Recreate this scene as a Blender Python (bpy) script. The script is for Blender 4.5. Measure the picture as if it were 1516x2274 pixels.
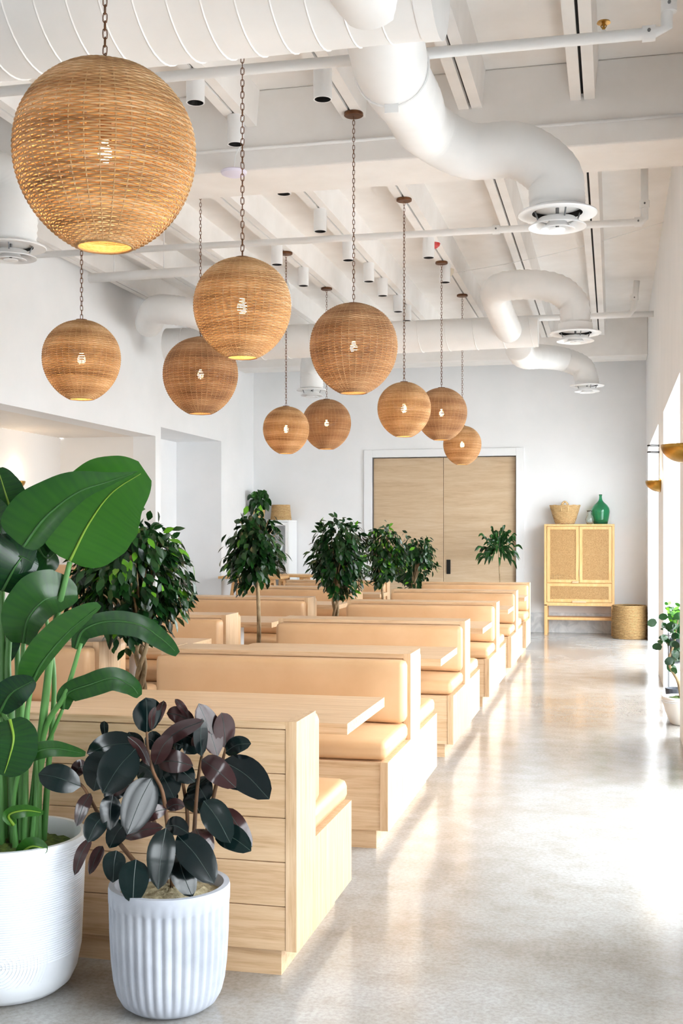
import bpy, bmesh, math, random
from mathutils import Vector, Matrix, Euler
random.seed(7)
C = bpy.context.scene.collection
for o in list(bpy.data.objects): bpy.data.objects.remove(o)

# ------------------------------------------------------------------ camera
F, CX, VX, HY, EYE = 2600., 758., 1360., 1184., 1.5
TH = math.atan((VX - CX) / F); SN, CS = math.sin(TH), math.cos(TH)
cam = bpy.data.cameras.new('camera'); cam_o = bpy.data.objects.new('camera', cam); C.objects.link(cam_o)
cam.sensor_fit = 'HORIZONTAL'; cam.sensor_width = 36; cam.lens = F / 1516 * 36
cam.shift_y = (HY - 1137) / 1516
cam.clip_start = .05; cam.clip_end = 200
cam_o.location = (0, 0, EYE); cam_o.rotation_euler = (math.pi / 2, 0, TH)
bpy.context.scene.camera = cam_o
def ray(x, y):
    a = (x - CX) / F; b = (HY - y) / F
    return (a * CS - SN, a * SN + CS, b)
def atz(x, y, z):
    r = ray(x, y); t = (z - EYE) / r[2]; return Vector((r[0] * t, r[1] * t, z))
def atY(x, y, Y):
    r = ray(x, y); t = Y / r[1]; return Vector((r[0] * t, Y, EYE + r[2] * t))
def atX(x, y, X):
    r = ray(x, y); t = X / r[0]; return Vector((X, r[1] * t, EYE + r[2] * t))
def mpp(p): return (-p[0] * SN + p[1] * CS) / F      # metres per photo pixel at a point

# ------------------------------------------------------------------ world, exposure
w = bpy.data.worlds.new('world'); bpy.context.scene.world = w; w.use_nodes = True
bg = w.node_tree.nodes['Background']; bg.inputs[0].default_value = (.9, .96, 1, 1); bg.inputs[1].default_value = 14.0
vs = bpy.context.scene.view_settings
vs.view_transform = 'Standard'; vs.look = 'None'; vs.exposure = 0.0; vs.gamma = 1; vs.use_curve_mapping = False
bpy.context.scene.cycles.max_bounces = 12; bpy.context.scene.cycles.diffuse_bounces = 6
bpy.context.scene.cycles.transparent_max_bounces = 16

# right wall windows (Y ranges) and the glazed front behind the camera
XR, XL, YB, YF, ZD = .48, -5.6, 17.95, -4.2, 4.55     # inner faces, deck height
WT = .36
WINS = [(13.1, 16.9), (8.93, 11.8), (4.75, 7.62), (1.5, 3.4)]
WH, WS = 2.68, .1
FRONT = [(-4.7, -3.6)]
def portal(loc, rot, sx, sy):
    l = bpy.data.lights.new('window_portal', 'AREA'); l.shape = 'RECTANGLE'; l.size = sx; l.size_y = sy
    l.cycles.is_portal = True
    o = bpy.data.objects.new('window_portal', l); o.location = loc; o.rotation_euler = rot; C.objects.link(o)
for a, b in WINS: portal((XR + WT + .02, (a + b) / 2, (WH + WS) / 2), (0, math.radians(90), 0), WH - WS, b - a)
for a, b in FRONT: portal(((a + b) / 2, YF - .22, 1.7), (math.radians(90), 0, 0), b - a, 3.0)

# ------------------------------------------------------------------ materials
def lin(c):
    return tuple(((v / 255) / 12.92 if v / 255 <= .04045 else ((v / 255 + .055) / 1.055) ** 2.4) for v in c) + (1,)
MATS = {}
def mat(name, col, rough=.5, metal=0, spec=.5, **k):
    if name in MATS: return MATS[name]
    m = bpy.data.materials.new(name); m.use_nodes = True
    b = m.node_tree.nodes['Principled BSDF']
    b.inputs['Base Color'].default_value = lin(col); b.inputs['Roughness'].default_value = rough
    b.inputs['Metallic'].default_value = metal; b.inputs['Specular IOR Level'].default_value = spec
    for kk, v in k.items(): b.inputs[kk.replace('_', ' ')].default_value = v
    MATS[name] = m; return m
def N(m, t, **props):
    n = m.node_tree.nodes.new(t)
    for k, v in props.items(): setattr(n, k, v)
    return n
def L(m, a, b): m.node_tree.links.new(a, b)
def bsdf(m): return m.node_tree.nodes['Principled BSDF']
def coords(m, scale=(1, 1, 1), kind='Object'):
    tc = N(m, 'ShaderNodeTexCoord'); mp = N(m, 'ShaderNodeMapping'); mp.inputs['Scale'].default_value = scale
    L(m, tc.outputs[kind], mp.inputs[0]); return mp.outputs[0]
def noise(m, vec, scale, detail=4, rough=.55, dist=0):
    n = N(m, 'ShaderNodeTexNoise'); n.inputs['Scale'].default_value = scale; n.inputs['Detail'].default_value = detail
    n.inputs['Roughness'].default_value = rough; n.inputs['Distortion'].default_value = dist
    L(m, vec, n.inputs['Vector']); return n.outputs['Fac']
def ramp(m, fac, stops):
    r = N(m, 'ShaderNodeValToRGB'); e = r.color_ramp.elements
    while len(e) < len(stops): e.new(.5)
    for i, (p, c) in enumerate(stops): e[i].position = p; e[i].color = lin(c)
    L(m, fac, r.inputs[0]); return r.outputs[0]
def bump(m, fac, strength=.2, dist=.01):
    b = N(m, 'ShaderNodeBump'); b.inputs['Strength'].default_value = strength; b.inputs['Distance'].default_value = dist
    L(m, fac, b.inputs['Height']); L(m, b.outputs[0], bsdf(m).inputs['Normal'])
def noisemat(name, stops, scale=(1, 1, 1), ns=5, rough=.5, detail=4, bs=0, bd=.003, dist=0, spec=.5, kind='Object'):
    m = mat(name, stops[0][1], rough, spec=spec); v = coords(m, scale, kind); f = noise(m, v, ns, detail, dist=dist)
    L(m, ramp(m, f, stops), bsdf(m).inputs['Base Color'])
    if bs: bump(m, f, bs, bd)
    return m
def oak(name, scale, stops=((.3, (180, 141, 101)), (.5, (210, 176, 138)), (.7, (224, 195, 160))), rough=.45):
    m = mat(name, (220, 180, 135), rough, spec=.4)
    v = coords(m, scale)
    oi = N(m, 'ShaderNodeObjectInfo'); ad = N(m, 'ShaderNodeVectorMath', operation='ADD')
    mu = N(m, 'ShaderNodeVectorMath', operation='SCALE'); mu.inputs[0].default_value = (13, 7, 5); L(m, oi.outputs['Random'], mu.inputs['Scale'])
    L(m, v, ad.inputs[0]); L(m, mu.outputs[0], ad.inputs[1])
    f = noise(m, ad.outputs[0], 1.0, 6, .6, .6)
    f2 = noise(m, ad.outputs[0], 4.0, 3, .7, .2)
    mx = N(m, 'ShaderNodeMath', operation='MULTIPLY_ADD'); L(m, f2, mx.inputs[0]); mx.inputs[1].default_value = .35
    sb = N(m, 'ShaderNodeMath', operation='MULTIPLY'); L(m, f, sb.inputs[0]); sb.inputs[1].default_value = .68; L(m, sb.outputs[0], mx.inputs[2])
    L(m, ramp(m, mx.outputs[0], stops), bsdf(m).inputs['Base Color']); bump(m, f2, .12, .002)
    return m
OAKX = oak('oak_grain_along_width', (2.2, 40, 48)); OAKY = oak('oak_grain_along_depth', (40, 2.2, 48)); OAKZ = oak('oak_grain_upright', (42, 42, 2.4))
LEATHER = noisemat('tan_leather', [(.3, (205, 162, 118)), (.7, (217, 177, 135))], ns=3, rough=.42, detail=6, bs=.05)
WALL = noisemat('white_wall_paint', [(.3, (238, 240, 242)), (.7, (243, 244, 246))], ns=2, rough=.7)
CEIL = noisemat('white_ceiling_paint', [(.3, (232, 229, 226)), (.7, (240, 238, 236))], ns=3, rough=.75, bs=.1, bd=.004)
WHITE = mat('white_enamel', (238, 239, 240), .4); DUCT = noisemat('white_duct_paint', [(.3, (234, 235, 235)), (.7, (242, 242, 242))], ns=3, rough=.5)
TRIM = mat('white_trim', (240, 242, 244), .4)
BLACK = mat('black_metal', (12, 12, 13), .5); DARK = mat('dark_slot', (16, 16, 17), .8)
BRONZE = noisemat('rusty_bronze', [(.3, (92, 60, 40)), (.7, (128, 86, 58))], ns=20, rough=.45)
bsdf(BRONZE).inputs['Metallic'].default_value = .6
BRASS = noisemat('aged_brass', [(.3, (168, 124, 52)), (.7, (206, 164, 86))], ns=8, rough=.28); bsdf(BRASS).inputs['Metallic'].default_value = 1
GREYMETAL = mat('grey_metal', (120, 122, 125), .4, .6); CHARCOAL = noisemat('charcoal_planter', [(.3, (52, 55, 62)), (.7, (66, 70, 78))], ns=6, rough=.6)
RED = mat('red_alarm', (190, 40, 36), .4); LILAC = mat('access_point_plastic', (226, 222, 240), .4)
# floor
FLOOR = mat('polished_concrete', (190, 184, 178), .16, spec=.55)
v = coords(FLOOR); f1 = noise(FLOOR, v, .55, 6, .6, .5); f2 = noise(FLOOR, v, 60, 3, .7); f3 = noise(FLOOR, v, 6, 5, .65)
c1 = ramp(FLOOR, f1, [(.3, (152, 143, 134)), (.5, (172, 171, 169)), (.7, (186, 189, 192))])
mx = N(FLOOR, 'ShaderNodeMix', data_type='RGBA', blend_type='MULTIPLY'); mx.inputs['Factor'].default_value = .5
L(FLOOR, c1, mx.inputs[6]); L(FLOOR, ramp(FLOOR, f2, [(.35, (205, 200, 194)), (.6, (255, 255, 255))]), mx.inputs[7])
mx2 = N(FLOOR, 'ShaderNodeMix', data_type='RGBA', blend_type='MULTIPLY'); mx2.inputs['Factor'].default_value = .6
L(FLOOR, mx.outputs[2], mx2.inputs[6]); L(FLOOR, ramp(FLOOR, f3, [(.3, (222, 214, 204)), (.6, (255, 255, 255))]), mx2.inputs[7])
L(FLOOR, mx2.outputs[2], bsdf(FLOOR).inputs['Base Color'])
rr = N(FLOOR, 'ShaderNodeMapRange'); rr.inputs[3].default_value = .09; rr.inputs[4].default_value = .24; L(FLOOR, f1, rr.inputs[0]); L(FLOOR, rr.outputs[0], bsdf(FLOOR).inputs['Roughness'])
# thin window glass
GLASS = bpy.data.materials.new('window_glass'); GLASS.use_nodes = True; nt = GLASS.node_tree; nt.nodes.remove(nt.nodes['Principled BSDF'])
tr = nt.nodes.new('ShaderNodeBsdfTransparent'); gl = nt.nodes.new('ShaderNodeBsdfGlossy'); gl.inputs['Roughness'].default_value = .02
ms = nt.nodes.new('ShaderNodeMixShader'); ms.inputs[0].default_value = .06
nt.links.new(tr.outputs[0], ms.inputs[1]); nt.links.new(gl.outputs[0], ms.inputs[2]); nt.links.new(ms.outputs[0], nt.nodes['Material Output'].inputs[0])
GREENGLASS = mat('green_glass', (90, 205, 160), .08, Transmission_Weight=.9); CLEARGLASS = mat('clear_glass', (240, 246, 244), .04, Transmission_Weight=.95)
# wicker: tone attribute per strand
def wicker(name, stops, transl=.22):
    m = bpy.data.materials.new(name); m.use_nodes = True; nt = m.node_tree; b = bsdf(m)
    a = N(m, 'ShaderNodeAttribute', attribute_name='tone'); col = ramp(m, a.outputs['Fac'], stops)
    L(m, col, b.inputs['Base Color']); b.inputs['Roughness'].default_value = .55
    t = N(m, 'ShaderNodeBsdfTranslucent'); L(m, col, t.inputs[0])
    s = N(m, 'ShaderNodeMixShader'); s.inputs[0].default_value = transl
    L(m, b.outputs[0], s.inputs[1]); L(m, t.outputs[0], s.inputs[2]); L(m, s.outputs[0], nt.nodes['Material Output'].inputs[0]); return m
WICKER = wicker('rattan_weave', [(0, (128, 88, 50)), (.35, (178, 136, 88)), (.7, (208, 170, 120)), (1, (232, 204, 160))])
WICKER2 = wicker('rattan_weave_brown', [(0, (118, 80, 50)), (.35, (164, 122, 84)), (.7, (190, 150, 108)), (1, (214, 180, 140))])
STRAW = noisemat('straw_weave', [(.3, (176, 140, 90)), (.7, (214, 184, 136))], scale=(1, 1, 3), ns=40, rough=.7, bs=.4)
SEAGRASS = noisemat('seagrass_weave', [(.3, (128, 98, 58)), (.7, (178, 146, 98))], scale=(1, 1, 3), ns=45, rough=.75, bs=.5)
CANE = noisemat('cane_webbing', [(.35, (176, 132, 78)), (.65, (222, 184, 128))], ns=120, rough=.6, detail=2, bs=.3)
PINE = oak('honey_wood', (16, 16, 2.2), ((.25, (206, 152, 92)), (.5, (224, 176, 118)), (.75, (234, 192, 138))))
DOORW = oak('pale_veneer', (1.1, 8, 11), ((.25, (184, 154, 120)), (.5, (206, 180, 148)), (.75, (220, 200, 172))))
def leafmat(name, top, top2, back=None, rough=.3, transl=.25, veins=0, spec=.5):
    m = bpy.data.materials.new(name); m.use_nodes = True; nt = m.node_tree; b = bsdf(m)
    oi = N(m, 'ShaderNodeAttribute', attribute_name='tone'); col = ramp(m, oi.outputs['Fac'], [(0, top), (1, top2)])
    if back is not None:
        g = N(m, 'ShaderNodeNewGeometry'); mxx = N(m, 'ShaderNodeMix', data_type='RGBA'); L(m, g.outputs['Backfacing'], mxx.inputs[0])
        L(m, col, mxx.inputs[6]); mxx.inputs[7].default_value = lin(back); col = mxx.outputs[2]
    L(m, col, b.inputs['Base Color']); b.inputs['Roughness'].default_value = rough; b.inputs['Specular IOR Level'].default_value = spec
    t = N(m, 'ShaderNodeBsdfTranslucent'); L(m, col, t.inputs[0]); s = N(m, 'ShaderNodeMixShader'); s.inputs[0].default_value = transl
    L(m, b.outputs[0], s.inputs[1]); L(m, t.outputs[0], s.inputs[2]); L(m, s.outputs[0], nt.nodes['Material Output'].inputs[0])
    return m
FICUS = leafmat('ficus_leaf', (10, 34, 20), (46, 104, 34), rough=.28, transl=.2)
FICUSB = leafmat('ficus_leaf_bright', (70, 140, 30), (120, 180, 40), rough=.35, transl=.35)
PARADISE = leafmat('paradise_leaf', (10, 42, 30), (48, 100, 28), rough=.27, transl=.16)
RUBBER = leafmat('rubber_leaf', (5, 15, 18), (10, 28, 27), back=(58, 36, 36), rough=.16, transl=.02, spec=.5)
MIDRIB = mat('pale_midrib', (122, 158, 48), .45); MIDGREEN = mat('green_midrib', (52, 98, 44), .45); RIBDARK = mat('leaf_edge', (44, 58, 54), .4)
STALK = noisemat('green_stalk', [(.3, (58, 110, 46)), (.7, (96, 148, 76))], scale=(1, 1, .3), ns=9, rough=.45)
BARK = noisemat('grey_bark', [(.3, (108, 88, 62)), (.7, (176, 152, 116))], scale=(1, 1, .4), ns=40, rough=.8, bs=.4)
STEM = noisemat('brown_stem', [(.3, (72, 50, 34)), (.7, (124, 86, 54))], scale=(1, 1, .4), ns=40, rough=.7)
MOSS = noisemat('green_moss', [(.3, (36, 56, 16)), (.7, (84, 104, 34))], ns=40, rough=.9, bs=.8, bd=.01)
LICHEN = noisemat('pale_lichen', [(.3, (138, 124, 92)), (.7, (214, 204, 170))], ns=45, rough=.9, bs=.8, bd=.01)
POTW = noisemat('white_ceramic', [(.3, (226, 231, 238)), (.7, (236, 240, 245))], ns=4, rough=.45); POTG = noisemat('pale_grey_concrete', [(.3, (166, 171, 182)), (.7, (190, 195, 205))], ns=7, rough=.7, detail=6, bs=.15)
WEAVEW = mat('white_cord', (232, 230, 224), .7)
BULB = bpy.data.materials.new('glowing_bulb'); BULB.use_nodes = True; nt = BULB.node_tree; nt.nodes.remove(nt.nodes['Principled BSDF'])
em = nt.nodes.new('ShaderNodeEmission'); em.inputs[0].default_value = (1, .78, .45, 1); em.inputs[1].default_value = 40; nt.links.new(em.outputs[0], nt.nodes['Material Output'].inputs[0])

# ------------------------------------------------------------------ mesh helpers
class MB:
    def __init__(s): s.v = []; s.f = []; s.t = []
    def add(s, vs, fs, tone=None):
        n = len(s.v); s.v += [tuple(p) for p in vs]; s.f += [tuple(i + n for i in f) for f in fs]
        s.t += [tone if tone is not None else .5] * len(vs)
    def box(s, x0, x1, y0, y1, z0, z1, b=0, tone=None):
        if b <= 0:
            s.add([(x, y, z) for x in (x0, x1) for y in (y0, y1) for z in (z0, z1)],
                  [(0, 1, 3, 2), (4, 6, 7, 5), (0, 4, 5, 1), (2, 3, 7, 6), (0, 2, 6, 4), (1, 5, 7, 3)], tone); return s
        bm = bmesh.new(); bmesh.ops.create_cube(bm, size=1)
        for q in bm.verts: q.co = ((x0 + x1) / 2 + q.co.x * (x1 - x0), (y0 + y1) / 2 + q.co.y * (y1 - y0), (z0 + z1) / 2 + q.co.z * (z1 - z0))
        bmesh.ops.bevel(bm, geom=list(bm.edges), offset=b, segments=2, profile=.5, affect='EDGES')
        s.bm(bm, tone); return s
    def bm(s, bm, tone=None):
        bm.verts.index_update(); s.add([q.co[:] for q in bm.verts], [[q.index for q in f.verts] for f in bm.faces], tone); bm.free(); return s
    def prism(s, poly, axis, a, b, tone=None):       # poly in the two other axes
        n = len(poly); mk = {0: lambda p, t: (t, p[0], p[1]), 1: lambda p, t: (p[0], t, p[1]), 2: lambda p, t: (p[0], p[1], t)}[axis]
        s.add([mk(p, a) for p in poly] + [mk(p, b) for p in poly],
              [tuple(range(n))[::-1], tuple(range(n, 2 * n))] + [(i, (i + 1) % n, (i + 1) % n + n, i + n) for i in range(n)], tone); return s
    def tube(s, pts, r, k=8, caps=True, tone=None, closed=False):
        pts = [Vector(p) for p in pts]; n = len(pts); rs = r if isinstance(r, (list, tuple)) else [r] * n
        V = []; up = None
        for i, p in enumerate(pts):
            if closed: t = (pts[(i + 1) % n] - pts[i - 1]).normalized()
            else: t = (pts[min(i + 1, n - 1)] - pts[max(i - 1, 0)]).normalized()
            if up is None: up = Vector((0, 0, 1)) if abs(t.z) < .9 else Vector((1, 0, 0))
            a = t.cross(up).normalized(); up = a.cross(t).normalized()
            for j in range(k):
                q = 2 * math.pi * j / k; V.append(p + a * (math.cos(q) * rs[i]) + up * (math.sin(q) * rs[i]))
        Fc = [(i * k + j, i * k + (j + 1) % k, ((i + 1) % n) * k + (j + 1) % k, ((i + 1) % n) * k + j) for i in range(n if closed else n - 1) for j in range(k)]
        if caps and not closed: Fc += [tuple(range(k))[::-1], tuple(range((n - 1) * k, n * k))]
        s.add(V, Fc, tone); return s
    def lathe(s, prof, k=32, c=(0, 0, 0), fn=None, tone=None, arc=2 * math.pi):
        full = arc > 6.28; m = k if full else k + 1
        V = []
        for (r, z) in prof:
            for j in range(m):
                a = arc * j / k; rr = r * (fn(a, z) if fn else 1); V.append((c[0] + rr * math.cos(a), c[1] + rr * math.sin(a), c[2] + z))
        Fc = [(i * m + j, i * m + (j + 1) % m, (i + 1) * m + (j + 1) % m, (i + 1) * m + j) for i in range(len(prof) - 1) for j in range(k)]
        s.add(V, Fc, tone); return s
    def mesh(s, name):
        me = bpy.data.meshes.new(name); me.from_pydata(s.v, [], s.f); me.update()
        at = me.attributes.new('tone', 'FLOAT', 'POINT'); at.data.foreach_set('value', s.t); return me
    def build(s, name, m, parent=None, smooth=False, kind=None):
        return link(name, s.mesh(name), m, parent, smooth, kind)
def link(name, me, m=None, parent=None, smooth=False, kind=None):
    if m is not None and not me.materials: me.materials.append(m)
    if smooth:
        me.polygons.foreach_set('use_smooth', [True] * len(me.polygons))
        if smooth == 'auto': me.set_sharp_from_angle(angle=math.radians(40))
    o = bpy.data.objects.new(name, me); C.objects.link(o)
    if parent: o.parent = parent
    if kind: o['kind'] = kind
    return o
def empty(name, loc, label, cat, group=None, rz=0):
    o = bpy.data.objects.new(name, None); C.objects.link(o); o.location = loc; o.rotation_euler = (0, 0, rz); o.empty_display_size = .1
    return tag(o, label, cat, group)
def tag(o, label, cat, group=None):
    o['label'] = label; o['category'] = cat
    if group: o['group'] = group
    return o
def struct(name, mb, m, parent=None, smooth=False):
    o = mb.build(name, m, parent, smooth)
    if parent is None: o['kind'] = 'structure'
    return o
def spline(pts, n):
    pts = [Vector(p) for p in pts]
    if len(pts) == 2: return [pts[0].lerp(pts[1], i / n) for i in range(n + 1)]
    P = [pts[0] * 2 - pts[1]] + pts + [pts[-1] * 2 - pts[-2]]; out = []; m = len(pts) - 1
    for i in range(n + 1):
        u = i / n * m; k = min(int(u), m - 1); t = u - k; a, b, c, d = P[k:k + 4]
        out.append(.5 * ((2 * b) + (c - a) * t + (2 * a - 5 * b + 4 * c - d) * t * t + (3 * b - 3 * c + d - a) * t ** 3))
    return out
def cushion(x0, x1, y0, y1, z0, z1, r=.03, puff=.012, puff_axis=2, n=8):
    """rounded, slightly pillowed box"""
    d = [x1 - x0, y1 - y0, z1 - z0]; c = [(x0 + x1) / 2, (y0 + y1) / 2, (z0 + z1) / 2]
    bm = bmesh.new(); bmesh.ops.create_cube(bm, size=2)
    bmesh.ops.subdivide_edges(bm, edges=list(bm.edges), cuts=n, use_grid_fill=True)
    for q in bm.verts:
        p = []
        for i in range(3):
            h = d[i] / 2; s = q.co[i]; ss = 1 if s > 0 else -1
            a = abs(s)                                       # pack samples toward the edges
            e = r / h
            p.append(ss * (h * (1 - e) * min(1, a / .78) if a < .78 else h * ((1 - e) + e * (a - .78) / .22)))
        inner = Vector([max(-(d[i] / 2 - r), min(d[i] / 2 - r, p[i])) for i in range(3)])
        off = Vector(p) - inner
        if off.length > 1e-9: off = off.normalized() * r if off.length > r * .999 or sum(abs(o) > 1e-9 for o in off) > 1 else off
        res = inner + off
        u = 1
        for i in range(3):
            if i != puff_axis: u *= max(0, 1 - (abs(res[i]) / (d[i] / 2)) ** 4)
        res[puff_axis] += puff * u * (1 if res[puff_axis] > 0 else -1) * min(1, abs(res[puff_axis]) / (d[puff_axis] / 2))
        q.co = res + Vector(c)
    return MB().bm(bm)

# ------------------------------------------------------------------ room shell
struct('floor', MB().box(-8.2, 2.5, YF - 1, YB + .3, -.1, 0), FLOOR)
g = MB().box(2.5, 30, -20, 30, -.14, -.06).box(-12, 2.5, -20, YF - 1, -.14, -.06).build('pavement', noisemat('pale_pavement', [(.3, (200, 198, 194)), (.7, (216, 214, 210))], ns=2, rough=.8)); g['kind'] = 'structure'
ceil = struct('ceiling', MB().box(-8.2, XR + WT, YF - .2, YB + .3, ZD, ZD + .15), CEIL)
BEAMS = [(-1.7, -1.15), (7.72, 8.3), (16.98, 17.5)]
for a, b in BEAMS: MB().box(XL, XR, a, b, 4.0, ZD, .012).build('beam', CEIL, ceil)
JX = [-.19, -.915, -1.7, -2.465, -3.18, -3.93, -4.68, -5.38]
BAYS = [(YF, -1.7), (-1.15, 7.72), (8.3, 16.98), (17.5, YB)]
for jx in JX:
    for a, b in BAYS:
        for s in (-1, 1):
            MB().prism([(jx + s * .009, 4.3), (jx + s * .078, 4.3), (jx + s * .1, ZD), (jx + s * .009, ZD)], 1, a, b).build('joist', CEIL, ceil)
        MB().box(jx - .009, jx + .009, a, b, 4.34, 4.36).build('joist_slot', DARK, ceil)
struct('wall_back', MB().box(-8.2, -3.66, YB, YB + .3, 0, ZD).box(-1.43, XR + WT, YB, YB + .3, 0, ZD).box(-3.66, -1.43, YB, YB + .3, 2.68, ZD).box(-3.66, -1.43, YB + .2, YB + .3, 0, 2.68), WALL)
MB().box(XL + .02, -3.8, YB - .02, YB, 0, .28, .004).box(-1.31, XR, YB - .02, YB, 0, .28, .004)
bb = struct('baseboard_back', MB().box(-1.31, XR - .01, YB - .025, YB, 0, .3, .004).box(XL + .02, -3.8, YB - .025, YB, 0, .3, .004),
            noisemat('grey_veined_base', [(.35, (206, 210, 214)), (.6, (238, 240, 242))], ns=5, rough=.35, dist=1.5))
# left wall with the alcove and a hallway opening
A0, A1, AZ = 3.0, 13.82, 2.72
H0, H1, HZ = 14.0, 16.36, 2.85
wl = MB().box(XL - .3, XL, YF, A0, 0, ZD).box(XL - .3, XL, A0, A1, AZ, ZD).box(XL - .3, XL, A1, H0, 0, ZD).box(XL - .3, XL, H0, H1, HZ, ZD).box(XL - .3, XL, H1, YB, 0, ZD)
struct('wall_left', wl, WALL)
struct('wall_alcove', MB().box(-7.1, -6.9, A0 - .2, A1, 0, AZ).box(-6.9, XL - .3, A1, H0, 0, AZ + .2).box(-6.9, XL - .3, A0 - .2, A0, 0, AZ), mat('alcove_paint', (236, 233, 230), .7))
struct('wall_hall', MB().box(-6.5, -6.3, H0, H1, 0, HZ).box(-6.3, XL - .3, H1, H1 + .2, 0, HZ), WALL)
struct('trim_hall', MB().box(-6.3, XL - .3, H0, H1, HZ, HZ + .1), WALL)
ac = struct('ceiling_alcove', MB().box(-6.9, XL - .3, A0, A1, AZ + .02, AZ + .12), WHITE)
sl = MB(); y = A0
while y < A1 - .05: sl.box(-6.9, XL - .3, y, y + .084, AZ, AZ + .02, 0); y += .09
sl.build('ceiling_boards', mat('alcove_boards', (232, 226, 220), .6), ac, kind='stuff')
# right wall: piers and head, deep window bays
wr = MB().box(XR, XR + WT, YF, YB, WH, ZD); edges = [YF] + [e for ab in sorted(WINS) for e in ab] + [YB]
for i in range(0, len(edges), 2): wr.box(XR, XR + WT, edges[i], edges[i + 1], 0, WH)
struct('wall_right', wr, WALL)
for i, (a, b) in enumerate(WINS):
    x0, x1 = XR + WT - .07, XR + WT - .01
    fr = MB().box(x0, x1, a, a + .05, 0, WH).box(x0, x1, b - .05, b, 0, WH).box(x0, x1, a, b, WH - .05, WH).box(x0, x1, a, b, 0, .1)
    wo = struct('window_%d' % (i + 1), fr, TRIM)
    n = 3
    for k in range(1, n): yy = a + (b - a) * k / n; MB().box(x0, x1, yy - .025, yy + .025, .1, WH - .05).build('mullion', TRIM, wo)
    for z in (.95, 1.8): MB().box(x0 + .005, x1 - .005, a + .05, b - .05, z - .02, z + .02).build('mullion', TRIM, wo)
    for k in range(n):
        for z0, z1 in ((.1, .93), (.97, 1.78), (1.82, WH - .05)):
            MB().box(x0 + .028, x0 + .032, a + (b - a) * k / n + .026, a + (b - a) * (k + 1) / n - .026, z0, z1).build('pane', GLASS, wo)
# glazed front behind the camera
wf = MB(); ex = [XL] + [e for ab in FRONT for e in ab] + [XR]
for i in range(0, len(ex), 2): wf.box(ex[i], ex[i + 1], YF - .2, YF, 0, ZD)
for a, b in FRONT: wf.box(a, b, YF - .2, YF, 3.2, ZD).box(a, b, YF - .2, YF, 0, .2)
struct('wall_front', wf, WALL)
for i, (a, b) in enumerate(FRONT):
    wo = struct('window_%d' % (i + 5), MB().box(a, a + .05, YF - .15, YF - .08, .2, 3.2).box(b - .05, b, YF - .15, YF - .08, .2, 3.2).box(a, b, YF - .15, YF - .08, 3.15, 3.2).box(a, b, YF - .15, YF - .08, .2, .25), TRIM)
    MB().box(a + .05, b - .05, YF - .12, YF - .115, .25, 3.15).build('pane', GLASS, wo)
# sliding doors in the back wall
d = struct('door_1', MB().box(-3.65, -2.552, YB + .05, YB + .1, .01, 2.67, .003), DOORW)
d2 = struct('door_2', MB().box(-2.546, -1.44, YB + .05, YB + .1, .01, 2.67, .003), DOORW)
MB().box(-2.5, -2.44, YB + .035, YB + .052, .87, 1.09, .003).build('door_handle', BLACK, d2)
struct('trim_1', MB().box(-3.79, -3.66, YB - .03, YB + .05, 0, 2.8, .004).box(-1.43, -1.31, YB - .03, YB + .05, 0, 2.8, .004).box(-3.66, -1.43, YB - .03, YB + .05, 2.68, 2.8, .004), TRIM)

# ------------------------------------------------------------------ booths
CAPZ, SEATZ, TOEZ = .865, .415, .09
def booth(x0, x1, kind, yb0, yb1, ys0, ys1, label, group=None, planks=False):
    """yb0..yb1 upright core, ys0 / ys1 front edge of the near / far seat (None = no seat)"""
    t = empty('booth_bench', ((x0 + x1) / 2, (yb0 + yb1) / 2, 0), label, 'booth', group)
    ox, oy = (x0 + x1) / 2, (yb0 + yb1) / 2
    a0, a1, c0, c1 = x0 - ox, x1 - ox, yb0 - oy, yb1 - oy
    s0 = ys0 - oy if ys0 is not None else c0; s1 = ys1 - oy if ys1 is not None else c1
    E = .038
    prof = [(s0, TOEZ), (s1, TOEZ)]
    if s1 > c1 + .01: prof += [(s1, SEATZ), (c1, SEATZ)]
    prof += [(c1, CAPZ), (c0, CAPZ)]
    if s0 < c0 - .01: prof += [(c0, SEATZ), (s0, SEATZ)]
    for xa, xb in ((a0, a0 + E), (a1 - E, a1)): MB().prism(prof, 0, xa, xb).build('end_panel', OAKZ, t)
    MB().box(a0 + E, a1 - E, c0, c1, CAPZ - .026, CAPZ - .001, .002).build('top_cap', OAKX, t)
    MB().box(a0 + E, a1 - E, c0 + .012, c1 - .012, TOEZ, CAPZ - .026).build('core', OAKX, t)
    ti = .06
    MB().box(a0 + ti, a1 - ti, s0 + .025, s1 - .04, 0, TOEZ).build('toe_kick', OAKX, t)
    if planks:
        h = (CAPZ - .028 - TOEZ) / 5
        for i in range(5): MB().box(a0 + E + .002, a1 - E - .001, c0 + .002, c0 + .013, TOEZ + i * h + .0015, TOEZ + (i + 1) * h - .0015, .001).build('plank', OAKX, t)
    for (sa, ca, sg) in ((s0, c0, -1), (s1, c1, 1)):
        if abs(sa - ca) < .01: continue
        y0, y1 = sorted((sa + .004 * -sg, ca))
        MB().box(a0 + E, a1 - E, y0, y1, TOEZ, SEATZ - .002).build('seat_base', OAKX, t)
        q0, q1 = sorted((sa - .012 * sg, ca + .01 * sg))
        cushion(a0 + .01, a1 - .01, q0, q1, SEATZ + .004, SEATZ + .092, .028, .012, 2).build('seat_cushion', LEATHER, t, True)
        b0, b1 = sorted((ca + .003 * sg, ca + .125 * sg))
        cushion(a0 + .012, a1 - .012, b0, b1, SEATZ + .1, CAPZ - .018 if sg > 0 else CAPZ - .028, .028, .01, 1).build('back_cushion', LEATHER, t, True)
    return t
RX0, RX1, LX0, LX1 = -2.43, -1.035, -4.31, -2.92
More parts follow.
